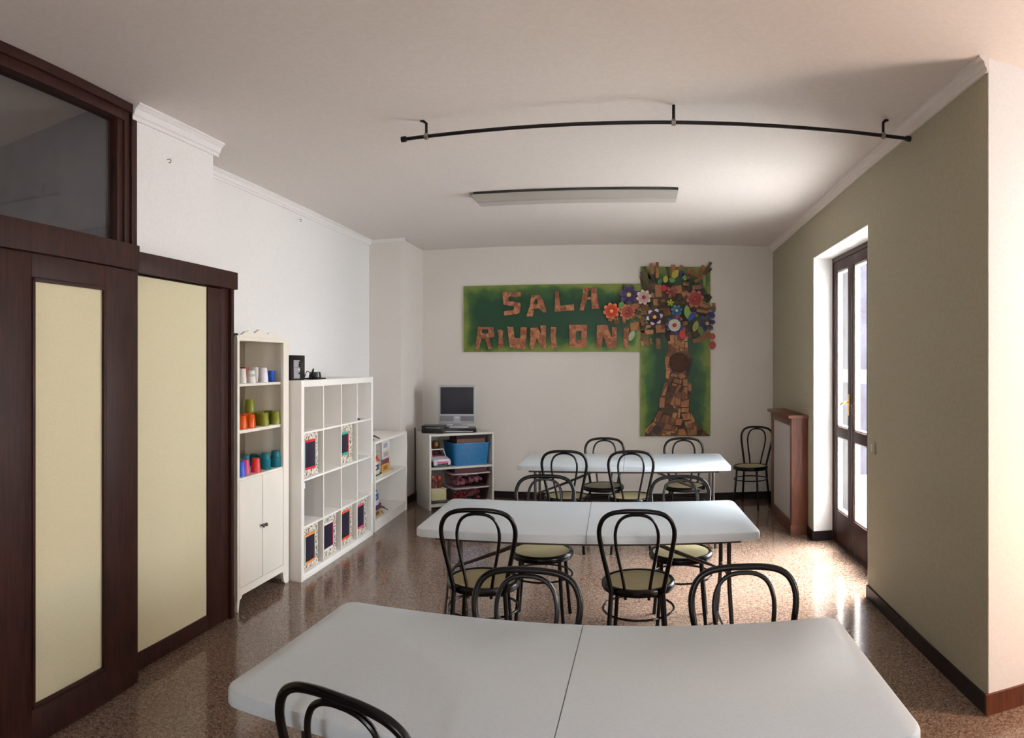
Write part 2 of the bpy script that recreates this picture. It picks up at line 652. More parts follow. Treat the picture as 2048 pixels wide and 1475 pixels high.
def coving(name, p, q, side, w=0.05, h=0.065, m='white_wall'):
    p, q = Vector((*p, 0)), Vector((*q, 0))
    d = (q - p).normalized()
    nrm = Vector((-d.y, d.x, 0)) * side
    prof = [(0, -h), (0.012, -h), (0.014, -h * 0.75), (0.022, -h * 0.7), (w * 0.55, -h * 0.35), (w * 0.8, -0.016), (w * 0.86, -0.012), (w, -0.010), (w, 0.0), (0, 0.0)]
    b = MB()
    A = [b.bm.verts.new(p + nrm * a + Vector((0, 0, H + z))) for a, z in prof]
    B = [b.bm.verts.new(q + nrm * a + Vector((0, 0, H + z))) for a, z in prof]
    n = len(prof)
    for i in range(n):
        b.bm.faces.new((A[i], A[(i + 1) % n], B[(i + 1) % n], B[i]))
    b.bm.faces.new(A[::-1])
    b.bm.faces.new(B)
    return struct(b.build(name, m, smooth=False))


coving('trim_2', (lwx(3.5), 3.5), (lwx(7.15), 7.15), -1)
coving('trim_3', (-2.505, 2.70), (-2.537, 3.55), -1, 0.06, 0.08)
coving('trim_4', (rwx(2.70), 2.70), (rwx(8.0), 8.0), 1, 0.05, 0.065, 'ceiling')
coving('trim_5', (-2.95, 7.15), (-2.55, 7.15), -1, 0.02, 0.03)


def skirt(name, pts, t=0.015, h=0.085):
    """pts: line along the wall foot, room on the right-hand side of travel"""
    b = MB()
    for p, q in zip(pts, pts[1:]):
        p, q = Vector(p), Vector(q)
        d = (q - p).normalized()
        n = Vector((d.y, -d.x)) * t
        b.prism([tuple(p), tuple(q), tuple(q + n), tuple(p + n)], 0, h)
    return struct(b.build(name, 'skirting', smooth=False))


skirt('baseboard_back', [(-2.62, 8.0), (rwx(8), 8.0)])
skirt('baseboard_left', [(lwx(3.6), 3.6), (lwx(7.15), 7.15), (-2.60, 7.15), (-2.62, 8.0)])
skirt('baseboard_right', [(rwx(8.0), 8.0), (rwx(D1), D1), (rwx(D1) + 0.17, D1 - 0.006)])
skirt('baseboard_right_near', [(rwx(D0) + 0.17, D0 + 0.006), (rwx(D0), D0), (rwx(2.72), 2.715)])
b_ = MB().box(rwx(2.72) - 0.015, 4.0, 2.70, 2.716, 0, 0.095)
struct(b_.build('baseboard_bay', 'cabinet_wood', smooth=False))

# ------------------------------------------------------------------ the timber partition on the left
# it runs from (-2.19,1.6) to (-2.40,3.58); local frame: s along it (towards the camera), n into the room
P0 = Vector((-2.30, 2.53, 0))
dS = Vector((0.115, -0.9934, 0))
dN = Vector((0.9934, 0.115, 0))
TM = Matrix(((dS.x, dN.x, 0, P0.x), (dS.y, dN.y, 0, P0.y), (0, 0, 1, 0), (0, 0, 0, 1)))
L0 = 4.6


def frame_panel(name, s0, s1, z0, z1, n0, n1, l, r, t, bt, pm, parent_label, mtx, mould=True):
    """a wood leaf with one inset panel"""
    root = bpy.data.objects.new(name, None)
    COL.objects.link(root)
    struct(root, parent_label)
    f = MB()
    f.box(s0, s0 + l, n0, n1, z0, z1, 0.003, mtx)
    f.box(s1 - r, s1, n0, n1, z0, z1, 0.003, mtx)
    f.box(s0 + l, s1 - r, n0, n1, z1 - t, z1, 0.003, mtx)
    f.box(s0 + l, s1 - r, n0, n1, z0, z0 + bt, 0.003, mtx)
    if mould:
        a, b2, c, d = s0 + l, s1 - r, z0 + bt, z1 - t
        for q in ((a, a + .018, c, d), (b2 - .018, b2, c, d), (a, b2, c, c + .018), (a, b2, d - .018, d)):
            f.box(q[0], q[1], n1 - 0.01, n1 + 0.006, q[2], q[3], 0.003, mtx)
    f.build('door_frame', 'dark_wood', root)
    p = MB().box(s0 + l - 0.005, s1 - r + 0.005, (n0 + n1) / 2 - 0.006, (n0 + n1) / 2 + 0.006, z0 + bt - 0.005, z1 - t + 0.005, 0, mtx)
    p.build('panel', pm, root, smooth=False, label='cream fabric panel')
    return root


# front leaf (nearest)
frame_panel('door_1', 0.0, 0.96, 0.012, 2.085, -0.035, 0.0, 0.262, 0.20, 0.10, 0.155, 'linen', 'dark timber sliding leaf with a tall cream panel, nearest the camera', TM)
frame_panel('door_3', 0.963, 1.92, 0.012, 2.085, -0.035, 0.0, 0.20, 0.20, 0.10, 0.155, 'linen', 'dark timber leaf at the left edge', TM)
# rear leaf: runs along the offset wall
Q0 = Vector((-2.375, 2.50, 0))
dS2 = (Vector((-2.43, 3.50, 0)) - Q0).normalized()
dN2 = Vector((dS2.y, -dS2.x, 0))
TM2 = Matrix(((dS2.x, dN2.x, 0, Q0.x), (dS2.y, dN2.y, 0, Q0.y), (0, 0, 1, 0), (0, 0, 0, 1)))
frame_panel('door_2', 0.0, 0.945, 0.012, 2.085, -0.035, -0.002, 0.06, 0.155, 0.002, 0.09, 'linen', 'dark timber sliding leaf behind, with a tall cream panel', TM2, False)
# head rail over both leaves, jamb post at its end
hr = MB()
hr.box(0.0, L0, -0.17, 0.012, 2.088, 2.215, 0.004, TM)
struct(hr.build('trim_6', 'dark_wood'), 'dark timber head rail over the near leaf')
hr = MB()
hr.box(0.02, 1.085, -0.10, 0.035, 2.092, 2.20, 0.004, TM2)
struct(hr.build('trim_7', 'dark_wood'), 'dark timber head rail ending over the jamb post')
jp = MB()
jp.box(0.955, 1.04, -0.10, -0.01, 0, 2.092, 0.003, TM2)
jp.box(1.042, 1.075, -0.10, 0.012, 0, 2.092, 0.003, TM2)
struct(jp.build('trim_8', 'dark_wood'), 'dark timber jamb post beside the white hutch')
# transom window over the near leaves, set back
TR = Matrix(((dS.x, dN.x, 0, -2.50), (dS.y, dN.y, 0, 2.745), (0, 0, 1, 0), (0, 0, 0, 1)))
root = bpy.data.objects.new('window_1', None)
COL.objects.link(root)
struct(root, 'dark framed transom window above the near sliding leaf')
f = MB()
for a, b2, n in ((0.0, 0.05, 0.0), (0.055, 0.10, -0.012), (0.10, 0.15, -0.024)):
    f.box(a, b2, -0.09, n, 2.16, H - 0.001, 0.006, TR)
f.box(0.0, L0, -0.09, 0.004, H - 0.05, H - 0.001, 0.005, TR)
f.box(0.1, L0, -0.09, -0.012, H - 0.10, H - 0.045, 0.005, TR)
f.box(0.0, L0, -0.09, 0.0, 2.16, 2.245, 0.005, TR)
f.build('window_frame', 'dark_wood', root)
MB().box(0.14, L0, -0.056, -0.050, 2.23, H - 0.09, 0, TR).build('pane', 'pane', root, smooth=False)
# corridor behind the transom
cw = MB()
cw.prism([(-4.1, -1.9), (-4.0, -1.9), (-4.0, 2.9), (-4.1, 2.9)], 0, H)
struct(cw.build('wall_corridor', 'corridor', smooth=False))
cw = MB()
cw.prism([(-4.0, 2.60), (-2.60, 2.60), (-2.60, 2.69), (-4.0, 2.69)], 0, H)
struct(cw.build('wall_corridor_end', 'corridor', smooth=False))
cw = MB()
cw.prism([(-4.1, -2.0), (-2.1, -2.0), (-2.1, -1.9), (-4.1, -1.9)], 0, H)
cw.prism([(-2.1, -3.2), (-2.0, -3.2), (-2.0, -1.85), (-2.1, -1.85)], 0, H)
struct(cw.build('wall_left_rear', 'corridor', smooth=False))
area('corridor_fill', (-3.2, 0.5, 2.9), (0, 0, 0), 0.3, 1.0, 5, (0.9, 0.93, 1.0))  # unseen light added to brighten the corridor seen through the transom

# ------------------------------------------------------------------ french door in the reveal
dx = 1.775
root = bpy.data.objects.new('door_4', None)
COL.objects.link(root)
struct(root, 'dark timber french door with three glazed leaves in the green wall')
f = MB()
f.box(dx, dx + 0.07, D1 - 0.045, D1 - 0.007, 0, DH - 0.007, 0.003)
f.box(dx, dx + 0.07, D0 + 0.007, D0 + 0.045, 0, DH - 0.007, 0.003)
f.box(dx, dx + 0.07, D0 + 0.045, D1 - 0.045, DH - 0.05, DH - 0.007, 0.003)
f.box(dx, dx + 0.07, D0 + 0.045, D1 - 0.045, 0, 0.03, 0.003)
f.build('door_frame', 'dark_wood', root)
lw = (D1 - D0 - 0.09) / 3
for k in range(3):
    y1 = D1 - 0.045 - k * lw
    y0 = y1 - lw
    lf = MB()
    a, c = y0 + 0.002, y1 - 0.002
    sx0, sx1 = dx + 0.005, dx + 0.05
    st = 0.075
    for q in ((a, a + st, 0.03, DH - 0.052), (c - st, c, 0.03, DH - 0.052), (a + st, c - st, DH - 0.14, DH - 0.052), (a + st, c - st, 0.03, 0.30), (a + st, c - st, 0.965, 1.055)):
        lf.box(sx0, sx1, q[0], q[1], q[2], q[3], 0.004)
    leaf = lf.build('door_leaf', 'dark_wood', root)
    for z0, z1 in ((0.30, 0.965), (1.055, DH - 0.14)):
        bd = MB()
        for q in ((a + st, a + st + .014, z0, z1), (c - st - .014, c - st, z0, z1), (a + st, c - st, z0, z0 + .014), (a + st, c - st, z1 - .014, z1)):
            bd.box(sx0 + 0.012, sx1 + 0.01, q[0], q[1], q[2], q[3])
        bd.build('glazing_bead', 'white_furn', leaf, smooth=False, label='white glazing bead')
    for z0, z1 in ((0.30, 0.965), (1.055, DH - 0.14)):
        MB().box(sx0 + 0.02, sx0 + 0.026, a + st, c - st, z0, z1).build('pane', 'pane', leaf, smooth=False)
    if k == 0:
        h = MB()
        h.box(dx - 0.002, dx + 0.006, a + 0.018, a + 0.048, 1.18, 1.36, 0.002)
        h.lathe([(0.011, -0.05), (0.011, 0.0)], 12, dx, a + 0.033, 1.29, 'X')
        h.tube([(dx - 0.048, a + 0.033, 1.29), (dx - 0.05, a + 0.06, 1.285), (dx - 0.048, a + 0.12, 1.262)], [0.010, 0.009, 0.007])
        h.build('handle', 'brass', leaf, label='brass lever handle')
sn = []
for k in (0, 1):
    y1 = D1 - 0.045 - k * lw - 0.09
    p = MB().box(dx + 0.012, dx + 0.0145, y1 - lw + 0.175, y1 - 0.10, 1.46, 1.57)
    o = p.build('paper_notice', 'thin_paper', smooth=False)
    tag(o, ['white paper notice taped to the far glass leaf', 'white paper notice taped to the middle glass leaf'][k], 'notice', 'paper notices on the french door')
    lines = MB()
    for i in range(4):
        lines.box(dx + 0.0112, dx + 0.012, y1 - lw + 0.19, y1 - 0.115, 1.55 - i * 0.024, 1.5515 - i * 0.024)
    lines.build('print', plain((120, 120, 120)), o, smooth=False)

# outside: yard floor, wall across the yard
yd = wall('ground', [(2.0, 3.02), (9, 3.02), (9, 16), (2.0, 16)], -0.14, -0.03, 'pebble_gray')
wall('wall_yard_end', [(2.0, 9.5), (4.0, 9.5), (4.0, 9.7), (2.0, 9.7)], -0.03, 3.7, 'outer_wall')

# ------------------------------------------------------------------ switch plate, wall hooks
t = thing('wall_switch', (rwx(4.30), 4.30, 1.05), 0.0152 * -1, 'small square light switch plate on the green wall', 'switch')
MB().box(-0.010, 0.0, -0.042, 0.042, -0.04, 0.04, 0.003).build('plate', mat('sage_plate', (150, 142, 120), 0.5), t)
MB().box(-0.013, -0.009, -0.030, -0.004, -0.025, 0.025, 0.001).build('rocker', mat('sage_rocker', (166, 158, 134), 0.4), t)
MB().box(-0.013, -0.009, 0.004, 0.030, -0.025, 0.025, 0.001).build('rocker', 'off_white', t, label='pale rocker')
for k, (x, y, z, lb) in enumerate(((-2.515, 3.02, 2.805, 'tiny metal hook high on the wall above the near head rail'), (lwx(5.35), 5.35, 2.92, 'tiny metal hook on the left wall below the ceiling moulding'))):
    o = MB().tube([(0, 0, 0), (0.02, 0, 0), (0.028, 0, -0.012), (0.022, 0, -0.022), (0.012, 0, -0.018)], 0.003, seg=6).build('wall_hook', 'nickel')
    o.location = (x, y, z)
    tag(o, lb, 'hook', 'wall hooks')

# ------------------------------------------------------------------ ceiling rod and light
t = thing('ceiling_rod', (0.10, 3.685, 2.935), -0.0315, 'black iron rod hung from the ceiling on three short brackets', 'rail')
MB().tube([(-1.43, 0, 0), (1.435, 0, 0)], 0.0105, seg=12).build('rod', 'rod_metal', t)
for x in (-1.44, 1.445):
    MB().lathe([(0.010, -0.016), (0.017, -0.014), (0.017, 0.014), (0.010, 0.016)], 14, x, 0, 0, 'X').build('end_cap', 'rod_metal', t)
for x, hk in ((-1.30, -0.035), (0.10, 0.0), (1.29, 0.03)):
    br = MB().tube([(x, 0, 0.012), (x, 0, 0.075), (x + hk * 0.5, 0, 0.09), (x + hk, 0, 0.0948)], 0.0085, seg=8)
    br.build('bracket', 'rod_metal', t)
    MB().lathe([(0.013, -0.012), (0.019, -0.010), (0.019, 0.010), (0.013, 0.012)], 14, x, 0, 0, 'X').build('clamp', 'nickel', t, label='worn nickel clamp')

t = thing('fluorescent_light', (-0.50, 5.44, H), 0, 'long shallow fluorescent ceiling light with frosted diffuser, unlit', 'ceiling light')
MB().box(-0.83, 0.83, -0.05, 0.12, -0.022, -0.001, 0.002).build('base', plain((60, 56, 54)), t)  # dark colour stands in for the shadow gap under the ceiling
fx = MB()
prof = [(-0.06, -0.022), (-0.035, -0.088), (0.085, -0.094), (0.125, -0.022)]
A = [fx.bm.verts.new((-0.86, y, z)) for y, z in prof]
A[1].co.x += 0.06
A[2].co.x += 0.06
B = [fx.bm.verts.new((0.83, y, z)) for y, z in prof]
B[1].co.x -= 0.012
B[2].co.x -= 0.012
for i in range(4):
    fx.bm.faces.new((A[i], A[(i + 1) % 4], B[(i + 1) % 4], B[i]))
fx.bm.faces.new(A[::-1])
fx.bm.faces.new(B)
bmesh.ops.bevel(fx.bm, geom=list(fx.bm.edges), offset=0.006, segments=2, affect='EDGES')
fx.build('diffuser', 'fixture', t)

# ================================================================== CHAIRS


def make_chair():
    t = thing('bentwood_cafe_chair', (0, 0, 0), 0, 'x', 'chair')
    # cane seat in a black ring, a little dished
    MB().lathe([(0.0, 0.455), (0.10, 0.456), (0.172, 0.461), (0.176, 0.455), (0.176, 0.447), (0.0, 0.446)], 40).build('seat', 'cane', t, label='woven cane seat')
    MB().lathe([(0.172, 0.428), (0.172, 0.462), (0.180, 0.467), (0.190, 0.466), (0.197, 0.457), (0.198, 0.440), (0.193, 0.428), (0.183, 0.424), (0.172, 0.428)], 44).build('seat_ring', 'black_metal', t)

    def back(z):
        return -0.168 - 0.075 * ((z - 0.45) / 0.43)
    half = [(0.132, 0.445), (0.142, 0.50), (0.158, 0.58), (0.177, 0.67), (0.190, 0.75), (0.186, 0.80), (0.165, 0.842), (0.125, 0.868), (0.065, 0.879), (0.0, 0.881)]
    ctrl = [(x, back(z), z) for x, z in half] + [(-x, back(z), z) for x, z in half[-2::-1]]
    MB().tube(smooth_path(ctrl, 6), 0.0122, seg=12).build('outer_hoop', 'black_metal', t)
    half = [(0.060, 0.41), (0.064, 0.46), (0.076, 0.54), (0.094, 0.63), (0.108, 0.72), (0.106, 0.78), (0.088, 0.826), (0.058, 0.851), (0.025, 0.860), (0.0, 0.861)]
    ctrl = [(x, back(z) + 0.003, z) for x, z in half] + [(-x, back(z) + 0.003, z) for x, z in half[-2::-1]]
    MB().tube(smooth_path(ctrl, 6), 0.0085, seg=10).build('inner_hoop', 'black_metal', t)
    for s in (-1, 1):
        MB().tube(smooth_path([(s * 0.132, -0.168, 0.46), (s * 0.136, -0.168, 0.40), (s * 0.146, -0.175, 0.25), (s * 0.168, -0.198, 0.0)], 5), 0.0122, seg=12).build('leg', 'black_metal', t)
    for s in (-1, 1):
        MB().tube(smooth_path([(s * 0.118, 0.128, 0.435), (s * 0.124, 0.136, 0.32), (s * 0.136, 0.152, 0.15), (s * 0.150, 0.172, 0.0)], 5), 0.0115, seg=12).build('leg', 'black_metal', t)
    MB().tube([(0.19 * math.cos(a), 0.19 * math.sin(a) - 0.006, 0.315) for a in [2 * PI * k / 44 for k in range(44)]], 0.0062, closed=True, seg=8).build('stretcher_ring', 'black_metal', t)
    return t


proto = make_chair()
index_kids(proto)
CH = [
    (-0.822, 3.56, 0.10, 'black bentwood chair at the near side of the middle table, on the left', 'm'),
    (0.008, 3.63, -0.04, 'black bentwood chair at the near side of the middle table, near its centre', 'm'),
    (-0.59, 4.17, PI + 0.05, 'black bentwood chair at the far side of the middle table, on the left', 'm'),
    (0.272, 4.18, PI - 0.04, 'black bentwood chair at the far side of the middle table, on the right', 'm'),
    (-0.62, 5.92, 0.02, 'black bentwood chair at the near side of the back table, on the left', 'b'),
    (-0.055, 5.94, 0.02, 'black bentwood chair at the near side of the back table, on the right', 'b'),
    (-0.32, 6.44, PI, 'black bentwood chair at the far side of the back table, on the left', 'b'),
    (0.455, 6.44, PI - 0.03, 'black bentwood chair at the far side of the back table, under the tree', 'b'),
    (1.285, 7.58, PI - 0.50, 'black bentwood chair standing alone in the corner beside the radiator cover', 'c'),
    (-0.390, 2.15, PI, 'black bentwood chair behind the front table on the left, only its hoops showing', 'f'),
    (0.375, 2.19, PI - 0.05, 'black bentwood chair behind the front table on the right, only its hoops showing', 'f'),
    (-0.59, 1.59, -0.20, 'black bentwood chair at the camera side of the front table, cut by the bottom edge', 'f'),
]
GN = {'m': 'chairs around the middle table', 'b': 'chairs around the back table', 'f': 'chairs around the front table', 'c': None}
for i, (x, y, r, lb, g) in enumerate(CH):
    o = proto if i == 0 else copy_tree(proto)
    o.location = (x, y, 0)
    o.rotation_euler = (0, 0, r)
    o['label'] = lb
    if GN[g]:
        o['group'] = GN[g]
    elif 'group' in o:
        del o['group']

# ================================================================== TABLES
TLn, TW = 1.80, 0.80


def rrect(x0, x1, y0, y1, r, corners, n=7):
    """rounded rectangle; corners = set of rounded corners in (sx,sy)"""
    out = []
    for (cx, cy, a0, k) in ((x1, y1, 0, (1, 1)), (x0, y1, 90, (-1, 1)), (x0, y0, 180, (-1, -1)), (x1, y0, 270, (1, -1))):
        if k in corners:
            ox, oy = cx - k[0] * r, cy - k[1] * r
            for i in range(n + 1):
                a = math.radians(a0 + 90 * i / n)
                out.append((ox + r * math.cos(a), oy + r * math.sin(a)))
        else:
            out.append((cx, cy))
    return out


def make_table():
    t = thing('folding_table', (0, 0, 0), 0, 'x', 'table', 'white folding tables')
    for sx in (-1, 1):
        x0, x1 = (0.0015, TLn / 2) if sx > 0 else (-TLn / 2, -0.0015)
        cs = {(1, 1), (1, -1)} if sx > 0 else {(-1, 1), (-1, -1)}
        b = MB()
        # slab: top face, rounded shoulder, lip
        lev = [(0.0, 0.740 - 0.045), (-0.0, 0.740 - 0.014), (0.004, 0.740 - 0.005), (0.013, 0.740)]
        rings = []
        for ins, z in lev:
            q = rrect(x0 + (ins if sx < 0 else 0), x1 - (ins if sx > 0 else 0), -TW / 2 + ins, TW / 2 - ins, 0.055 - ins * 0.8, cs)
            rings.append([b.bm.verts.new((x, y, z)) for x, y in q])
        for A, B in zip(rings, rings[1:]):
            n = len(A)
            for i in range(n):
                b.bm.faces.new((A[i], A[(i + 1) % n], B[(i + 1) % n], B[i]))
        b.bm.faces.new(rings[0][::-1])
        b.bm.faces.new(rings[-1])
        b.build('tabletop_half', 'table', t)
    for sx in (-1, 1):
        X = sx * 0.775
        # wishbone leg pair
        for sy in (-1, 1):
            MB().tube(smooth_path([(X, sy * 0.14, 0.695), (X, sy * 0.14, 0.50), (X, sy * 0.15, 0.38), (X, sy * 0.22, 0.20), (X, sy * 0.285, 0.06), (X, sy * 0.29, 0.0)], 6), 0.0125, seg=10).build('leg', 'grey_metal', t)
        MB().tube([(X, -0.14, 0.42), (X, 0.14, 0.42)], 0.008, seg=8).build('crossbar', 'grey_metal', t)
        MB().tube([(X, -0.285, 0.07), (X, 0.285, 0.07)], 0.008, seg=8).build('crossbar', 'grey_metal', t)
        MB().tube([(X, 0, 0.42), (sx * 0.50, 0, 0.53), (sx * 0.14, 0, 0.69)], [0.008, 0.012, 0.010], seg=8).build('brace', 'grey_metal', t)
    MB().box(-0.80, 0.80, -TW / 2 + 0.05, -TW / 2 + 0.07, 0.672, 0.696).build('rail', 'grey_metal', t)
    MB().box(-0.80, 0.80, TW / 2 - 0.07, TW / 2 - 0.05, 0.672, 0.696).build('rail', 'grey_metal', t)
    return t


tp = make_table()
index_kids(tp)
for i, (x, y, r, sx, sy, lb) in enumerate((
        (-0.188, 1.888, -0.018, 0.968, 0.995, 'large white folding table in front, nearest the camera'),
        (-0.275, 3.885, 0.035, 1.015, 1.06, 'white folding table in the middle of the room'),
        (-0.115, 6.20, 0.0, 1.035, 1.03, 'white folding table at the back below the green mural'))):
    o = tp if i == 0 else copy_tree(tp)
    o.location = (x, y, 0)
    o.rotation_euler = (0, 0, r)
    o.scale = (sx, sy, 1)
    o['label'] = lb

# ================================================================== HUTCH (tall white cupboard)
RZ = 0.036  # furniture along the left wall follows it: local +y runs along the wall, +x into the room
t = thing('tall_cupboard', (-2.455, 3.655, 0), RZ, 'tall cream-white cupboard with scalloped crown, open shelves above two doors', 'cupboard')
W, DP = 0.725, 0.37
b = MB()
for y0 in (0.0, W - 0.03):
    b.box(-DP, -0.001, y0, y0 + 0.03, 0.10, 1.80)
b.box(-DP, -0.005, 0.03, W - 0.03, 0.835, 0.866)
b.box(-DP, -0.005, 0.03, W - 0.03, 0.10, 0.12)
b.box(-DP, 0.0, 0.0, W, 1.785, 1.80)
b.build('body', 'hutch', t, smooth=False)
MB().box(-DP, -DP + 0.012, 0.0301, W - 0.0301, 0.12, 1.785).build('back_panel', 'hutch_back', t, smooth=False, label='taupe back board')
b = MB()
b.box(-0.02, 0.004, -0.0, 0.028, 0.07, 1.79, 0.002)
b.box(-0.02, 0.004, W - 0.085, W, 0.07, 1.79, 0.002)
b.box(-0.02, 0.004, 0.028, W - 0.085, 1.772, 1.80, 0.002)
b.build('front_frame', 'hutch', t)
# scalloped crown board
prof = [(0.0, 1.80)]
cps = [(0.0, 1.804), (0.06, 1.812), (0.10, 1.832), (0.15, 1.842), (0.20, 1.838), (0.225, 1.826), (0.245, 1.838), (0.29, 1.855), (0.345, 1.854), (0.385, 1.838), (0.405, 1.828), (0.43, 1.838), (0.48, 1.843), (0.53, 1.834), (0.60, 1.815), (W, 1.804)]
prof += cps + [(W, 1.80)]
MB().prism(prof, -0.016, 0.004, 'X').build('crown', 'hutch', t, smooth=False)
for z0, z1 in ((1.469, 1.487), (1.156, 1.178)):
    MB().box(-DP + 0.012, -0.022, 0.031, W - 0.031, z0, z1, 0.002).build('shelf', 'hutch', t)
for k, (y0, y1) in enumerate(((0.030, 0.332), (0.335, W - 0.087))):
    d = MB()
    d.box(-0.019, 0.002, y0, y1, 0.150, 0.850, 0.002)
    d.box(0.002, 0.0045, y0, y0 + 0.004, 0.150, 0.850)
    dr = d.build('door', 'hutch', t)
    ky = 0.313 if k == 0 else 0.352
    MB().lathe([(0.005, 0.0), (0.005, 0.012), (0.013, 0.018), (0.013, 0.026), (0.006, 0.031), (0.0, 0.032)], 14, 0.002, ky, 0.505, 'X').build('knob', plain((66, 46, 38), 0.3), dr, label='dark round knob')
b = MB()
b.prism([(0.0, 0.0), (0.014, 0.0), (0.030, 0.072), (0.055, 0.082), (0.062, 0.098), (W - 0.105, 0.098), (W - 0.095, 0.098), (W - 0.075, 0.02), (W - 0.045, 0.0), (W, 0.0), (W, 0.148), (0.0, 0.148)], -0.018, 0.003, 'X')
b.build('plinth', 'hutch', t, smooth=False)
for y0 in (0.0, W - 0.03):
    MB().box(-DP, -DP + 0.035, y0, y0 + 0.03, 0.0, 0.10).build('leg', 'hutch', t, smooth=False)


def wl(ox, oy, lx, ly, z):  # local point of a left wall unit to world
    c, s = math.cos(RZ), math.sin(RZ)
    return (ox + lx * c - ly * s, oy + lx * s + ly * c, z)


CUP = (-2.455, 3.655)


def vessel(name, prof, m, lx, ly, z, label, cat, group, seg=20, flip=False):
    if flip:
        hgt = max(p[1] for p in prof)
        prof = [(r, hgt - zz) for r, zz in prof]
    o = MB().lathe(prof, seg).build(name, m)
    o.location = wl(*CUP, lx, ly, z)
    tag(o, label, cat, group)
    return o


def cup_prof(rb, rt, h, th=0.003):
    return [(0.0, 0.0), (rb - 0.003, 0.0), (rb, 0.004), (rt, h), (rt - th, h), (rb - th, 0.008), (0.0, 0.008)]


def glass_prof(rb, rm, rt, h, th=0.004):
    return [(0.0, 0.0), (rb - 0.004, 0.0), (rb, 0.006), (rm, h * 0.45), (rm + 0.001, h * 0.5), (rt, h * 0.56), (rt, h), (rt - th, h), (rt - th, h * 0.5), (rb - th, 0.01), (0.0, 0.01)]


wp = plain((232, 230, 224), 0.45)
G1 = 'beakers on the top shelf of the hutch'
vessel('beaker', cup_prof(0.022, 0.029, 0.100), wp, -0.08, 0.201, 1.487, 'white paper beaker turned over, leftmost on the top shelf', 'cup', G1, flip=True)
vessel('beaker', cup_prof(0.028, 0.031, 0.110), plain((150, 30, 52), 0.4), -0.17, 0.376, 1.487, 'dark red and white beaker behind the leftmost beaker', 'cup', G1)
o = vessel('printed_beaker', cup_prof(0.026, 0.034, 0.086), wp, -0.075, 0.31, 1.487, 'white turned-over beaker printed with small dark letters', 'cup', G1, flip=True)
# the printing on the beaker
fc = bpy.data.curves.new('lettering', 'FONT')
fc.body = 'CIEFE'
fc.size = 0.022
fc.extrude = 0.0004
fc.align_x = 'CENTER'
fo = bpy.data.objects.new('lettering', fc)
COL.objects.link(fo)
bpy.context.view_layer.update()
dg = bpy.context.evaluated_depsgraph_get()
me = bpy.data.meshes.new_from_object(fo.evaluated_get(dg))
bpy.data.objects.remove(fo)
for v in me.vertices:  # wrap around the beaker, facing the room and the camera
    a = -0.55 + v.co.x / 0.031
    zz = 0.045 + v.co.y
    r = 0.0343 - 0.008 * (zz / 0.086) + v.co.z
    v.co = (r * math.cos(a), r * math.sin(a), zz)
lo = bpy.data.objects.new('lettering', me)
me.materials.clear()
me.materials.append(plain((50, 48, 50)))
COL.objects.link(lo)
lo.parent = o
vessel('beaker', cup_prof(0.028, 0.035, 0.108), wp, -0.185, 0.542, 1.487, 'white turned-over beaker half hidden behind the printed one', 'cup', G1, flip=True)
vessel('beaker', cup_prof(0.030, 0.038, 0.104), plain((226, 226, 234), 0.45), -0.085, 0.493, 1.487, 'tall white turned-over beaker next to the blue one', 'cup', G1, flip=True)
vessel('beaker', cup_prof(0.022, 0.028, 0.082), plain((28, 88, 200), 0.4), -0.095, 0.637, 1.487, 'bright blue beaker on the top shelf', 'cup', G1)
G2 = 'coloured tumblers on the second shelf of the hutch'
og = tinted('orange_glass', (236, 116, 36), 0.5)
gg = tinted('olive_glass', (176, 182, 74), 0.55)
tg = tinted('teal_glass', (44, 150, 166), 0.5)
for i, (x, y, z, lb) in enumerate(((-0.06, 0.161, 0, 'orange glass tumbler turned over, leftmost at the shelf front'), (-0.06, 0.274, 0, 'orange glass tumbler turned over, right of the front pair'), (-0.14, 0.3, 0, 'orange glass tumbler behind the front pair'), (-0.15, 0.412, 0, 'orange glass tumbler beside the olive tumblers'))):
    vessel('tumbler', glass_prof(0.031, 0.034, 0.037, 0.092), og, x, y, 1.178 + z, lb, 'glass', 'orange tumblers on the second shelf', flip=True)
for i, (x, y, z, lb) in enumerate(((-0.24, 0.565, 0, 'olive glass tumbler behind the orange ones, carrying another'), (-0.24, 0.563, 0.085, 'olive glass tumbler stacked on top of another'), (-0.12, 0.488, 0, 'olive glass tumbler with a bright reflection, left of the row'), (-0.05, 0.443, 0, 'olive glass tumbler in the middle of the row'), (-0.13, 0.655, 0, 'olive glass tumbler, second from the right of the row'), (-0.05, 0.612, 0, 'olive glass tumbler at the right end of the row'))):
    vessel('tumbler', glass_prof(0.031, 0.034, 0.038, 0.094), gg, x, y, 1.178 + z, lb, 'glass', 'olive tumblers on the second shelf', flip=True)
for i, (x, y, z, lb) in enumerate(((-0.25, 0.522, 0, 'teal glass tumbler at the back left, behind the plastic cups'), (-0.23, 0.612, 0, 'teal glass tumbler at the back, second from the left'), (-0.15, 0.577, 0, 'teal glass tumbler at the back behind the red cup'), (-0.06, 0.485, 0, 'teal glass tumbler carrying another, right of the red cup'), (-0.06, 0.485, 0.032, 'teal glass tumbler nested on top, right of the red cup'), (-0.05, 0.618, 0, 'teal glass tumbler at the right end, carrying another'), (-0.05, 0.618, 0.032, 'teal glass tumbler nested on top at the right end'))):
    vessel('tumbler', glass_prof(0.031, 0.034, 0.039, 0.084), tg, x, y, 0.866 + z, lb, 'glass', 'teal tumblers on the hutch counter', flip=True)
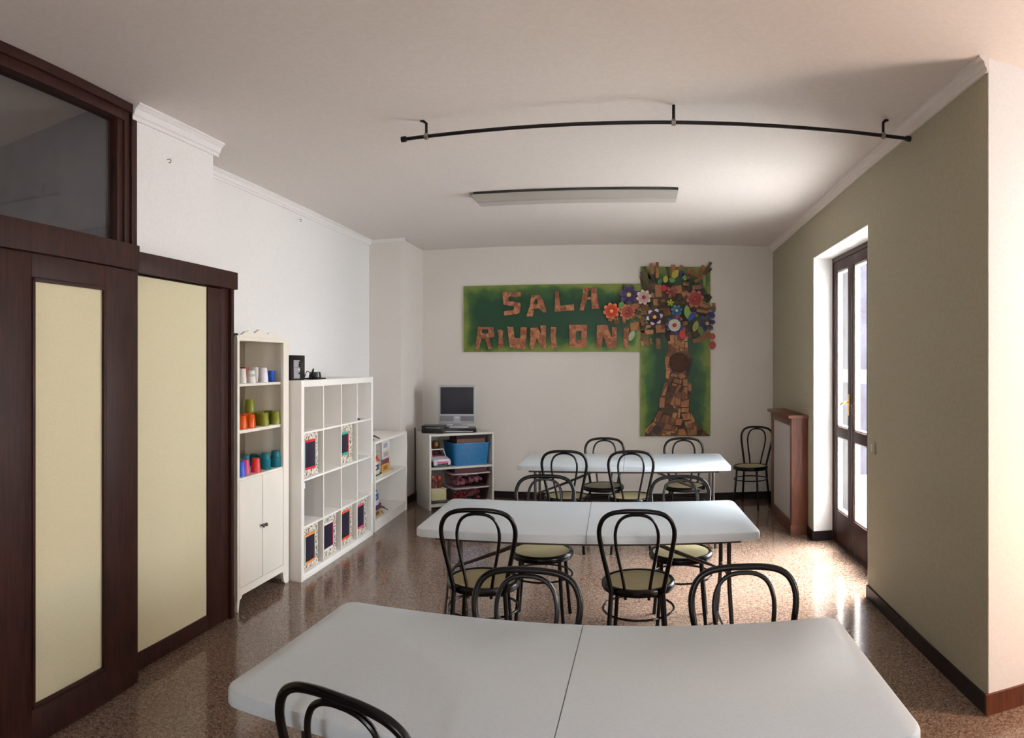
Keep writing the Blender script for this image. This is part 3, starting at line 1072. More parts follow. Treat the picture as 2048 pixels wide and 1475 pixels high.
for x, y, c, lb, h in ((-0.05, 0.125, (34, 84, 200), 'blue plastic cup at the left front of the counter', 0.10), (-0.16, 0.275, (24, 84, 60), 'dark green plastic cup behind the blue one', 0.10), (-0.08, 0.235, (206, 56, 120), 'magenta plastic cup between the blue and red cups', 0.098), (-0.05, 0.33, (220, 44, 44), 'red plastic cup in the middle of the counter', 0.098)):
    vessel('plastic_cup', cup_prof(0.027, 0.036, h), plain(c, 0.4), x, y, 0.866, lb, 'cup', 'coloured plastic cups on the hutch counter', flip=True)
o = MB().box(-0.13, -0.02, 0.02, 0.13, 0.0, 0.025, 0.004).build('dark_tray', plain((54, 44, 40)))
o.location = wl(*CUP, -0.05, 0.0, 1.80)
o.rotation_euler = (0, 0, RZ)
tag(o, 'small dark flat tray lying on top of the tall cupboard', 'tray')

# ================================================================== CUBE SHELF
KX = (-2.385, 4.405)
t = thing('cube_shelf', (*KX, 0), RZ, 'white cube shelf of sixteen square compartments against the left wall', 'shelf unit')
KL, KH, KD, KF, KT = 1.53, 1.495, 0.39, 0.05, 0.016
op = (KL - 2 * KF - 3 * KT) / 4
oz = (KH - 2 * KF - 3 * KT) / 4
b = MB()
b.box(-KD, 0, 0, KF, 0, KH, 0.0015)
b.box(-KD, 0, KL - KF, KL, 0, KH, 0.0015)
b.box(-KD, 0, KF, KL - KF, KH - KF, KH, 0.0015)
b.box(-KD, 0, KF, KL - KF, 0, KF, 0.0015)
b.build('carcass', 'white_furn', t)
for i in range(1, 4):
    z = KF + i * oz + (i - 1) * KT
    MB().box(-KD, -0.002, KF, KL - KF, z, z + KT, 0.001).build('shelf', 'white_furn', t)
for i in range(1, 4):
    y = KF + i * op + (i - 1) * KT
    dv = MB()
    for r in range(4):
        z = KF + r * (oz + KT)
        dv.box(-KD, -0.002, y, y + KT, z, z + oz)
    dv.build('divider', 'white_furn', t, smooth=False)


def cell(c, r):  # c 0..3 from the near end, r 0..3 from the top -> y0, z0
    return KF + c * (op + KT), KF + (3 - r) * (oz + KT)


BX = [
    (0, 1, 'red', (210, 34, 50), (196, 220, 220), 'pebble-patterned box with a red and white framed dark slate, second row, near end', (0.22, 0.78, 0.22, 0.80)),
    (2, 1, 'teal', (60, 170, 150), (226, 90, 70), 'pebble-patterned box with a teal edged dark slate, second row, third column', (0.10, 0.62, 0.30, 0.78)),
    (0, 3, 'orange', (240, 150, 80), (220, 230, 220), 'pebble-patterned box with an orange edged dark slate, bottom row, near end', (0.24, 0.74, 0.18, 0.76)),
    (1, 3, 'pink', (232, 60, 140), (235, 232, 226), 'pebble-patterned box with a pink edged dark slate, bottom row, second column', (0.18, 0.70, 0.22, 0.80)),
    (2, 3, 'coral', (238, 90, 50), (236, 190, 150), 'pebble-patterned box with a coral edged dark slate, bottom row, third column', (0.08, 0.72, 0.22, 0.86)),
    (3, 3, 'rose', (236, 90, 130), (150, 190, 190), 'pebble-patterned box with a slim dark slate, bottom row, far end', (0.14, 0.68, 0.26, 0.82)),
]
slate = plain((34, 28, 52), 0.4)
for c, r, nm, c1, c2, lb, (a0, a1, h0, h1) in BX:
    y0, z0 = cell(c, r)
    o = thing('storage_box', wl(*KX, -0.035, y0 + 0.004, z0), RZ, lb, 'box', 'patterned boxes in the cube shelf')
    bw, bh = op - 0.03, oz - 0.008
    bb = MB()
    bb.box(-0.33, 0, 0, bw, 0, bh, 0.003)
    bb.build('body', 'mosaic', o)
    ya, yb, za, zb = a0 * bw, a1 * bw, h0 * bh, h1 * bh
    MB().box(0.0, 0.006, ya, yb, za, zb, 0.001).build('slate', slate, o, label='dark slate panel')
    m1 = plain(c1, 0.5)
    m2 = plain(c2, 0.5)
    hz, vt = (m1, m2) if c != 1 else (m2, m1)
    for q, mm in (((ya - 0.006, yb + 0.006, za - 0.018, za), hz), ((ya - 0.006, yb + 0.006, zb, zb + 0.016), hz), ((ya - 0.014, ya - 0.0062, za - 0.018, zb + 0.016), vt), ((yb + 0.0062, yb + 0.014, za - 0.018, zb + 0.016), vt)):
        MB().box(0.0, 0.009, *q).build('border_strip', mm, o, smooth=False)


# book standing in the cube shelf (third row, near end) and the white one behind it
y0, z0 = cell(0, 2)
t = thing('boxed_game', wl(*KX, -0.03, y0 + 0.002, z0), RZ, 'upright dark blue boxed game with yellow lettering and orange foot in the cube shelf', 'game box')
MB().box(-0.27, 0, 0, 0.055, 0, 0.27, 0.002).build('box', plain((30, 34, 74), 0.4), t)
MB().box(0.0, 0.0015, 0.004, 0.050, 0.005, 0.055).build('label_patch', plain((220, 90, 50), 0.4), t, smooth=False, label='orange patch')
lt = MB()
for k in range(9):
    zz = 0.075 + k * 0.021
    lt.box(0.0, 0.002, 0.018, 0.040, zz, zz + 0.004)
    lt.box(0.0, 0.002, 0.018 if k % 2 else 0.036, 0.022 if k % 2 else 0.040, zz, zz + 0.014)
lt.build('lettering', plain((226, 196, 96), 0.4), t, smooth=False, label='pale yellow lettering')
t = thing('boxed_game', wl(*KX, -0.03, y0 + 0.002, z0 + 0.2705), RZ, 'flat white box lying on the upright blue game box', 'game box')
MB().box(-0.25, 0, 0, 0.075, 0, 0.042, 0.002).build('box', 'paper', t)
# little dark object in the top row, far end
y0, z0 = cell(3, 0)
o = MB().lathe([(0.0, 0.0), (0.03, 0.0), (0.034, 0.006), (0.02, 0.014), (0.0, 0.016)], 16).build('small_dish', plain((40, 40, 52), 0.4))
o.scale = (1.0, 1.5, 1.0)
o.location = wl(*KX, -0.06, y0 + 0.12, z0)
tag(o, 'tiny dark dish alone in the top far compartment of the cube shelf', 'dish')

# stereo on the cube shelf
t = thing('mini_stereo', wl(*KX, -0.10, 0.02, KH), RZ, 'boxy black mini stereo with a grey front strip on top of the cube shelf', 'stereo')
MB().box(-0.22, 0, 0.0, 0.245, 0.004, 0.19, 0.004).build('cabinet', 'black_plastic', t)
MB().box(0.0, 0.006, 0.045, 0.145, 0.012, 0.152, 0.002).build('control_panel', 'silver_plastic', t, label='grey control panel')
MB().box(0.006, 0.0075, 0.046, 0.144, 0.094, 0.0965).build('groove', 'black_plastic', t, smooth=False)
for zz in (0.135, 0.120, 0.107, 0.052):
    MB().lathe([(0.006, 0.0), (0.006, 0.008), (0.0, 0.009)], 12, 0.006, 0.130, zz, 'X').build('button', 'black_plastic', t)
MB().box(0.006, 0.009, 0.112, 0.142, 0.077, 0.084).build('display', 'paper', t, smooth=False)
MB().box(-0.20, 0.0, 0.01, 0.235, 0.0, 0.004).build('foot', 'black_plastic', t, smooth=False)
# tangle of black gadget + cable beside it
t = thing('cable_reel', wl(*KX, -0.09, 0.43, KH), RZ, 'squat black power adapter with a tangled cable next to the mini stereo', 'adapter')
MB().lathe([(0.0, 0.012), (0.048, 0.012), (0.05, 0.018), (0.046, 0.055), (0.04, 0.06), (0.0, 0.06)], 20).build('body', 'black_plastic', t)
MB().box(-0.055, 0.06, -0.085, 0.085, 0.0, 0.013, 0.004).build('foot', 'black_plastic', t)
MB().tube(smooth_path([(0, -0.02, 0.03), (0.02, -0.06, 0.05), (0.02, -0.085, 0.03), (0.0, -0.11, 0.012), (0.02, -0.135, 0.05), (0.0, -0.15, 0.065), (-0.02, -0.15, 0.02)], 6), 0.003, seg=6).build('cable', 'black_plastic', t)
MB().tube([(0, -0.075, 0.03), (0.0, -0.045, 0.06), (0.0, -0.03, 0.085)], [0.012, 0.010, 0.006], seg=8).build('plug', 'black_plastic', t)

# ================================================================== LOW BOOKCASE
BK = (-2.45, 6.005)
BL, BH, BD = 1.10, 0.868, 0.36
t = thing('low_bookcase', (*BK, 0), RZ + 0.02, 'low white two-shelf bookcase between the cube shelf and the wall pier', 'bookcase')
b = MB()
b.box(-BD, 0, 0, 0.022, 0, BH, 0.001)
b.box(-BD, 0, BL - 0.04, BL, 0, BH, 0.001)
b.box(-BD, 0, 0.022, BL - 0.04, BH - 0.022, BH, 0.001)
b.box(-BD, 0, 0.022, BL - 0.04, 0.075, 0.100, 0.001)
b.box(-0.03, -0.008, 0.022, BL - 0.04, 0, 0.075)
b.build('carcass', 'white_furn', t)
MB().box(-BD, -BD + 0.008, 0.022, BL - 0.04, 0.10, BH - 0.022).build('back_panel', 'off_white', t, smooth=False)
MB().box(-BD + 0.008, -0.004, 0.022, BL - 0.04, 0.468, 0.490, 0.001).build('shelf', 'white_furn', t)


def bk(lx, ly, z):
    a = RZ + 0.02
    return (BK[0] + lx * math.cos(a) - ly * math.sin(a), BK[1] + lx * math.sin(a) + ly * math.cos(a), z)


def book(lx, ly, z, dx_, dy, dz, c, label, group, cat='book', rz=0.0, stripe=None):
    t = thing('book', bk(lx, ly, z), RZ + 0.02 + rz, label, cat, group)
    b = MB()
    b.box(-dx_, 0, 0, dy, 0, 0.003, 0)
    b.box(-dx_, 0, 0, dy, dz - 0.003, dz, 0)
    b.box(-0.003, 0, 0, dy, 0.003, dz - 0.003, 0)
    b.build('cover', plain(c, 0.5), t, smooth=False)
    MB().box(-dx_ + 0.003, -0.003, 0.003, dy - 0.003, 0.003, dz - 0.003).build('pages', 'paper', t, smooth=False)
    if stripe:
        MB().box(0.0, 0.0012, dy * 0.2, dy * 0.7, dz * 0.25, dz * 0.75).build('title_strip', plain(stripe, 0.5), t, smooth=False)
    return t


g1 = 'books and boxes piled on the upper shelf of the low bookcase'
g2 = 'books and boxes piled on the lower shelf of the low bookcase'
zz = 0.490
for dz, dy, c, st, lb in ((0.030, 0.30, (196, 196, 176), None, 'pale green-grey book at the bottom of the near pile'), (0.014, 0.27, (60, 66, 50), None, 'thin dark green book low in the near pile'), (0.042, 0.20, (214, 210, 190), None, 'thick cream book in the near pile'),
                          (0.052, 0.17, (60, 60, 84), (200, 200, 210), 'dark blue-grey book in the near pile'), (0.030, 0.16, (226, 222, 214), None, 'white book under the red ones'), (0.026, 0.17, (200, 50, 40), (240, 180, 90), 'lower red book near the top of the near pile'), (0.030, 0.16, (214, 70, 44), (90, 30, 30), 'orange-red book near the top of the near pile'), (0.040, 0.10, (210, 200, 170), None, 'small cream book crowning the near pile')):
    book(-0.03, 0.03, zz, 0.24, dy, dz, c, lb, g1, stripe=st)
    zz += dz + 0.0005
zz = 0.490
for dz, dy, c, st, lb in ((0.018, 0.40, (196, 184, 150), None, 'thin buff folder under the ochre box, sticking out to the right'), (0.086, 0.27, (206, 160, 84), (150, 100, 50), 'ochre cardboard box in the far pile'), (0.050, 0.24, (120, 70, 84), None, 'plum book on the ochre box'), (0.090, 0.30, (214, 206, 198), (170, 160, 156), 'big pale box in the far pile'), (0.090, 0.26, (226, 226, 226), (170, 170, 180), 'white box topping the far pile')):
    book(-0.05, 0.36, zz, 0.24, dy, dz, c, lb, g1, cat='box' if 'box' in lb else 'book', stripe=st)
    zz += dz + 0.0005
zz = 0.100
for dz, dy, c, st, lb in ((0.020, 0.34, (176, 168, 150), None, 'grey-buff folder at the bottom of the lower pile'), (0.062, 0.26, (196, 160, 96), (120, 80, 60), 'ochre box low in the lower pile'), (0.050, 0.25, (96, 50, 74), (60, 60, 120), 'purple-brown book in the lower pile'), (0.050, 0.17, (206, 206, 222), None, 'pale lilac book in the lower pile'),
                          (0.058, 0.16, (48, 50, 110), (120, 150, 210), 'navy blue book in the lower pile'), (0.034, 0.14, (96, 150, 206), (230, 236, 240), 'sky blue book in the lower pile')):
    book(-0.03, 0.03, zz, 0.24, dy, dz, c, lb, g2, cat='box' if 'box' in lb else 'book', stripe=st)
    zz += dz + 0.0005


def star_toy(loc, s, m, label):
    b = MB()
    b.lathe([(0.0, 0.0), (0.030 * s, 0.004), (0.042 * s, 0.02 * s), (0.030 * s, 0.042 * s), (0.0, 0.05 * s)], 16)
    for k in range(6):
        a = k * PI / 3 + 0.3
        r2 = (0.13 + 0.03 * (k % 2)) * s
        b.tube([(0.02 * s * math.cos(a), 0.02 * s * math.sin(a), 0.03 * s), (r2 * 0.55 * math.cos(a), r2 * 0.55 * math.sin(a), 0.034 * s), (r2 * math.cos(a), r2 * math.sin(a), 0.006)], [0.010 * s, 0.009 * s, 0.005], seg=7)
    o = b.build('spider_toy', m)
    o.location = loc
    return tag(o, label, 'toy')


star_toy(bk(-0.16, 0.22, BH), 1.0, plain((74, 66, 46)), 'dark olive many-armed toy on top of the low bookcase')
star_toy(bk(-0.16, 0.52, 0.100), 0.9, plain((104, 102, 104)), 'grey many-armed toy on the lower shelf of the bookcase')

# ================================================================== TV CABINET in the corner
CA = math.radians(38)
CB = (-2.25, 7.10)
t = thing('corner_cabinet', (*CB, 0), CA, 'white open two-compartment cabinet set askew in the far left corner', 'cabinet')
CW, CHt, CD = 0.79, 0.84, 0.42
b = MB()
b.box(0, 0.022, 0, CD, 0, CHt, 0.001)
b.box(CW - 0.022, CW, 0, CD, 0, CHt, 0.001)
b.box(0.022, CW - 0.022, 0, CD, CHt - 0.024, CHt, 0.001)
b.box(0.022, CW - 0.022, 0, CD, 0.035, 0.06, 0.001)
b.build('carcass', 'off_white', t)
MB().box(0.022, CW - 0.022, CD - 0.01, CD, 0.06, CHt - 0.024).build('back_panel', 'off_white', t, smooth=False)
MB().box(0.022, CW - 0.022, 0.002, CD - 0.01, 0.445, 0.467, 0.001).build('shelf', 'off_white', t)


def cb(lx, ly, z):
    return (CB[0] + lx * math.cos(CA) - ly * math.sin(CA), CB[1] + lx * math.sin(CA) + ly * math.cos(CA), z)


# blue crate with brown stuff in it
t = thing('blue_crate', cb(0.30, 0.03, 0.467), CA, 'blue plastic crate filled with brown parcels in the upper compartment', 'crate')
b = MB()
CWd, CDd, CHh = 0.455, 0.33, 0.245
rg = []
for ins, z in ((0.022, 0.0), (0.0, CHh), (-0.008, CHh), (-0.008, CHh + 0.012), (0.006, CHh + 0.012), (0.028, 0.012)):
    rg.append([b.bm.verts.new((x, y, z)) for x, y in rrect(ins, CWd - ins, ins, CDd - ins, 0.03, {(1, 1), (1, -1), (-1, 1), (-1, -1)}, 4)])
for A, B in zip(rg, rg[1:]):
    n = len(A)
    for i in range(n):
        b.bm.faces.new((A[i], A[(i + 1) % n], B[(i + 1) % n], B[i]))
b.bm.faces.new(rg[0][::-1])
b.bm.faces.new(rg[-1])
b.build('bin', plain((22, 106, 156), 0.35), t)
o = thing('brown_parcel', cb(0.36, 0.08, 0.482), CA, 'brown parcel sticking out of the blue crate', 'parcel')
MB().box(0, 0.36, 0, 0.22, 0, 0.285, 0.01).build('carton', plain((92, 54, 42), 0.6), o)
o = thing('dark_parcel', cb(0.35, 0.07, 0.768), CA, 'flat dark brown folded cloth on the parcel in the blue crate', 'cloth')
MB().box(0, 0.38, 0, 0.22, 0, 0.035, 0.012).build('cloth', plain((50, 30, 28), 0.8), o)


# toy car
def toy_car():
    t = thing('toy_car', cb(0.150, 0.155, 0.467), CA + 0.12, 'white toy car with a pink bumper in the upper compartment', 'toy car')
    # local: front faces -y ; body profile in y,z swept over x
    W2 = 0.105
    lowp = [(-0.16, 0.025), (-0.168, 0.06), (-0.155, 0.085), (-0.06, 0.108), (0.10, 0.108), (0.155, 0.10), (0.165, 0.05), (0.16, 0.025)]
    b = MB()
    secs = []
    for x, s, dz in ((-W2, 0.93, -0.006), (-W2 * 0.8, 1.0, 0.0), (0, 1.02, 0.004), (W2 * 0.8, 1.0, 0.0), (W2, 0.93, -0.006)):
        secs.append([b.bm.verts.new((x, y * s, z + (dz if z > 0.03 else 0))) for y, z in lowp])
    for A, B in zip(secs, secs[1:]):
        for i in range(len(lowp)):
            b.bm.faces.new((A[i], A[(i + 1) % len(lowp)], B[(i + 1) % len(lowp)], B[i]))
    b.bm.faces.new(secs[0][::-1])
    b.bm.faces.new(secs[-1])
    b.build('body', plain((222, 218, 228), 0.25), t)
    # windscreen frame
    fr = MB()
    for s in (-1, 1):
        fr.tube([(s * 0.088, -0.055, 0.105), (s * 0.078, 0.0, 0.185)], 0.006, seg=6)
    fr.tube([(-0.08, 0.0, 0.185), (0.08, 0.0, 0.185)], 0.006, seg=6)
    fr.build('windscreen_frame', plain((222, 218, 228), 0.25), t)
    MB().box(-0.085, 0.085, -0.05, 0.12, 0.10, 0.125, 0.01).build('seats', plain((96, 30, 48), 0.6), t, label='dark red interior')
    MB().box(-0.07, 0.07, -0.178, -0.158, 0.052, 0.068, 0.004).build('bumper', plain((206, 60, 110), 0.35), t, label='pink bumper strip')
    MB().box(-0.065, 0.065, -0.172, -0.155, 0.028, 0.046, 0.004).build('grille', 'black_plastic', t)
    for s in (-1, 1):
        MB().lathe([(0.0, -0.004), (0.013, -0.002), (0.013, 0.004), (0.0, 0.006)], 12, s * 0.07, -0.158, 0.078, 'Y').build('headlight', 'silver_plastic', t)
    for s in (-1, 1):
        for y in (-0.10, 0.10):
            MB().lathe([(0.0, -0.012), (0.030, -0.012), (0.033, -0.006), (0.033, 0.006), (0.030, 0.012), (0.0, 0.012)], 18, s * 0.098, y, 0.033, 'X').build('wheel', 'black_plastic', t)
    return t


toy_car().scale = (1.0, 0.84, 1.0)


def doll(loc, s, hair, top, label, skin=(186, 140, 112)):
    t = thing('doll', loc, CA, label, 'doll', 'dolls in the corner cabinet')
    b = MB()
    b.lathe([(0.0, 0.0), (0.026 * s, 0.0), (0.030 * s, 0.02 * s), (0.020 * s, 0.06 * s), (0.024 * s, 0.085 * s), (0.010 * s, 0.10 * s), (0.008 * s, 0.11 * s), (0.0, 0.112 * s)], 14)
    for sd in (-1, 1):
        b.tube([(sd * 0.020 * s, 0, 0.09 * s), (sd * 0.034 * s, -0.01 * s, 0.065 * s), (sd * 0.030 * s, -0.03 * s, 0.045 * s)], [0.008 * s, 0.007 * s, 0.005 * s], seg=7)
    b.build('body', plain(top, 0.7), t)
    MB().lathe([(0.0, 0.105 * s), (0.014 * s, 0.11 * s), (0.021 * s, 0.128 * s), (0.019 * s, 0.145 * s), (0.008 * s, 0.155 * s), (0.0, 0.157 * s)], 14).build('head', plain(skin, 0.6), t)
    MB().lathe([(0.016 * s, 0.095 * s), (0.026 * s, 0.11 * s), (0.028 * s, 0.135 * s), (0.020 * s, 0.158 * s), (0.0, 0.166 * s)], 14, 0, 0.008 * s, 0).build('hair', plain(hair, 0.8), t)
    return t


doll(cb(0.080, 0.355, 0.467), 1.75, (84, 52, 34), (120, 76, 60), 'brown-haired doll behind the toy car on the left')
doll(cb(0.215, 0.355, 0.467), 1.62, (124, 80, 40), (110, 60, 50), 'fair-haired doll behind the toy car on the right')
t = thing('cream_box', cb(0.045, 0.06, 0.0605), CA, 'cream toy suitcase on a dark base in the lower compartment', 'toy')
MB().box(0.0, 0.19, 0, 0.15, 0.0, 0.03, 0.004).build('base', 'black_plastic', t)
MB().box(0.004, 0.186, 0.004, 0.146, 0.03, 0.15, 0.014).build('case', plain((206, 198, 150), 0.5), t)
MB().box(0.0, 0.19, 0, 0.15, 0.15, 0.162, 0.005).build('lid', plain((220, 214, 190), 0.5), t)
doll(cb(0.085, 0.13, 0.2225), 0.95, (150, 50, 36), (110, 40, 34), 'small red-dressed doll sitting left on the cream case')
doll(cb(0.165, 0.13, 0.2225), 0.85, (196, 50, 36), (130, 50, 34), 'small orange-red doll sitting right on the cream case')
# two clear storage tubs with pink things
tub = glass('clear_tub', (0.93, 0.86, 0.88), 0.15)


def storage_tub(z, label, c):
    t = thing('storage_tub', cb(0.30, 0.03, z), CA, label, 'storage tub', 'clear tubs in the lower compartment')
    b = MB()
    rg = []
    for ins, zz in ((0.02, 0.0), (0.0, 0.135), (-0.010, 0.136), (-0.010, 0.146), (0.003, 0.146), (0.023, 0.005)):
        rg.append([b.bm.verts.new((x, y, zz)) for x, y in rrect(ins, 0.45 - ins, ins, 0.33 - ins, 0.03, {(1, 1), (1, -1), (-1, 1), (-1, -1)}, 4)])
    for A, B in zip(rg, rg[1:]):
        n = len(A)
        for i in range(n):
            b.bm.faces.new((A[i], A[(i + 1) % n], B[(i + 1) % n], B[i]))
    b.bm.faces.new(rg[0][::-1])
    b.bm.faces.new(rg[-1])
    b.build('bin', tub, t)
    l = MB()
    l.prism(rrect(-0.012, 0.462, -0.012, 0.342, 0.035, {(1, 1), (1, -1), (-1, 1), (-1, -1)}, 4), 0.147, 0.160, bev=0.003)
    l.build('lid', plain((190, 172, 178), 0.3), t, label='milky lid')
    toys = MB()
    for k in range(34):
        x, y, zc = random.uniform(0.06, 0.39), random.uniform(0.05, 0.28), random.uniform(0.03, 0.115)
        r = random.uniform(0.018, 0.03)
        m = Matrix.Translation((x, y, zc)) @ Matrix.Rotation(random.uniform(0, 3), 4, 'Z') @ Matrix.Rotation(random.uniform(0, 3), 4, 'X')
        toys.box(-r, r, -r * 0.7, r * 0.7, -r * 0.5, r * 0.5, 0.004, m)
    o = toys.build('toy_bricks', plain(c, 0.5))
    o.location = cb(0.30, 0.03, z)
    o.rotation_euler = (0, 0, CA)
    tag(o, 'jumble of %s toy pieces inside the %s clear tub' % (('rose-grey', 'upper') if z > 0.2 else ('dark red', 'lower')), 'toys', kind='stuff')


storage_tub(0.0605, 'clear plastic tub of dark red toys, the lower one of the stack', (150, 40, 52))
storage_tub(0.2215, 'clear plastic tub of rose and grey toys, the upper one of the stack', (184, 130, 138))
o = thing('dark_red_box', cb(0.33, 0.06, 0.3825), CA, 'flat dark red box lying on the upper clear tub', 'box')
MB().box(0, 0.40, 0, 0.26, 0, 0.05, 0.005).build('carton', plain((92, 40, 44), 0.6), o)

# TV
TVR = math.radians(14)
c0 = cb(0.415, 0.20, CHt)
t = thing('television', c0, TVR, 'small silver flat television with a dark screen on the corner cabinet', 'television')
MB().prism(rrect(-0.11, 0.13, -0.075, 0.075, 0.03, {(1, 1), (1, -1), (-1, 1), (-1, -1)}), 0.048, 0.066, bev=0.004).build('stand', 'silver_plastic', t)
MB().box(-0.05, 0.05, 0.0, 0.04, 0.066, 0.14, 0.005).build('neck', 'silver_plastic', t)
MB().box(-0.212, 0.212, -0.03, 0.02, 0.092, 0.535, 0.010).build('housing', 'silver_plastic', t)
MB().box(-0.190, 0.190, -0.033, -0.027, 0.205, 0.512, 0.001).build('screen', 'screen', t, label='dark screen')
MB().box(-0.020, 0.020, -0.0325, -0.029, 0.160, 0.167, 0.001).build('badge', 'paper', t)
for x0, x1 in ((-0.195, -0.04), (0.04, 0.195)):
    MB().box(x0, x1, -0.0315, -0.029, 0.122, 0.180, 0.002).build('speaker_grille', mat('grille_grey', (128, 128, 132), 0.5, c2=(96, 96, 100), scale=300), t)
t = thing('dvd_player', (c0[0] + 0.01, c0[1] - 0.01, CHt), TVR + 0.03, 'flat black and silver disc player under the television', 'disc player')
MB().box(-0.21, 0.21, -0.14, 0.13, 0.006, 0.048, 0.003).build('housing', 'black_plastic', t)
MB().box(-0.205, 0.17, -0.1425, -0.139, 0.010, 0.022).build('front_strip', 'silver_plastic', t, smooth=False, label='silver front strip')
MB().box(-0.19, 0.19, -0.12, 0.11, 0.0, 0.007).build('foot', 'black_plastic', t, smooth=False)
t = thing('set_top_box', cb(0.0, 0.16, CHt), CA - 0.55, 'black box-shaped recorder left of the television', 'recorder')
MB().box(-0.03, 0.22, -0.02, 0.20, 0.004, 0.085, 0.004).build('housing', 'black_plastic', t)
MB().box(0.02, 0.18, -0.0215, -0.018, 0.060, 0.066).build('front_strip', 'silver_plastic', t, smooth=False, label='silver strip')
MB().box(-0.02, 0.21, -0.01, 0.19, 0.0, 0.005).build('foot', 'black_plastic', t, smooth=False)
o = MB().tube(smooth_path([(-2.595, 7.62, 0.86), (-2.592, 7.62, 0.6), (-2.596, 7.63, 0.3), (-2.592, 7.62, 0.09)], 5), 0.008, seg=8).build('wall_cable', plain((54, 26, 26)))
tag(o, 'dark red-brown cable running down the pier behind the cabinet', 'cable')

# ================================================================== RADIATOR COVER
RX0, RX1, RY0, RY1 = 1.443, 1.598, 6.20, 7.18
t = thing('radiator_cover', (0, 0, 0), 0, 'reddish wooden radiator cover with a pale perforated front against the green wall', 'radiator cover')
MB().box(RX0, RX1, RY0, RY0 + 0.03, 0.0, 1.105, 0.002).build('side_panel', 'cabinet_wood', t)
MB().box(RX0, RX1, RY1 - 0.03, RY1, 0.0, 1.105, 0.002).build('side_panel', 'cabinet_wood', t)
f = MB()
f.box(RX0, RX0 + 0.025, RY0 + 0.03, RY0 + 0.07, 0.0, 1.105, 0.002)
f.box(RX0, RX0 + 0.025, RY1 - 0.10, RY1 - 0.03, 0.0, 1.105, 0.002)
f.box(RX0, RX0 + 0.025, RY0 + 0.07, RY1 - 0.10, 1.03, 1.105, 0.002)
f.box(RX0, RX0 + 0.025, RY0 + 0.07, RY1 - 0.10, 0.0, 0.13, 0.002)
f.build('front_frame', 'cabinet_wood', t)
MB().box(RX0 - 0.035, RX1, RY0 - 0.03, RY1 + 0.03, 1.105, 1.135, 0.006).build('top_board', 'cabinet_wood', t)
MB().box(RX0 + 0.012, RX0 + 0.018, RY0 + 0.07, RY1 - 0.10, 0.13, 1.03).build('grille', mat('pale_perforated_sheet', (196, 192, 188), 0.6, c2=(170, 166, 164), scale=240), t, smooth=False, label='pale perforated panel')
MB().box(RX0 - 0.01, RX1, RY0 - 0.008, RY0 + 0.0, 0.0, 0.10, 0.002).build('plinth', 'cabinet_wood', t)

# ================================================================== MURAL
t = thing('mural', (0, 7.995, 0), 0, 'green collage mural reading SALA RIUNIONI with a cork tree full of paper flowers', 'mural')
FY = -0.022


bx = MB().box(0, 2.1305, -0.02, 0, 0, 0.80, 0.001).build('banner_board', paint_board('banner_paint', 2.125, 0.80), t, label='green painted lettering board')
bx.location = (-2.089, 0, 1.763)
bx = MB().box(0, 0.828, -0.021, 0, 0, 2.0, 0.002).build('tree_board', paint_board('tree_board_paint', 0.828, 2.0), t, label='green painted tree board')
bx.location = (0.042, 0, 0.766)


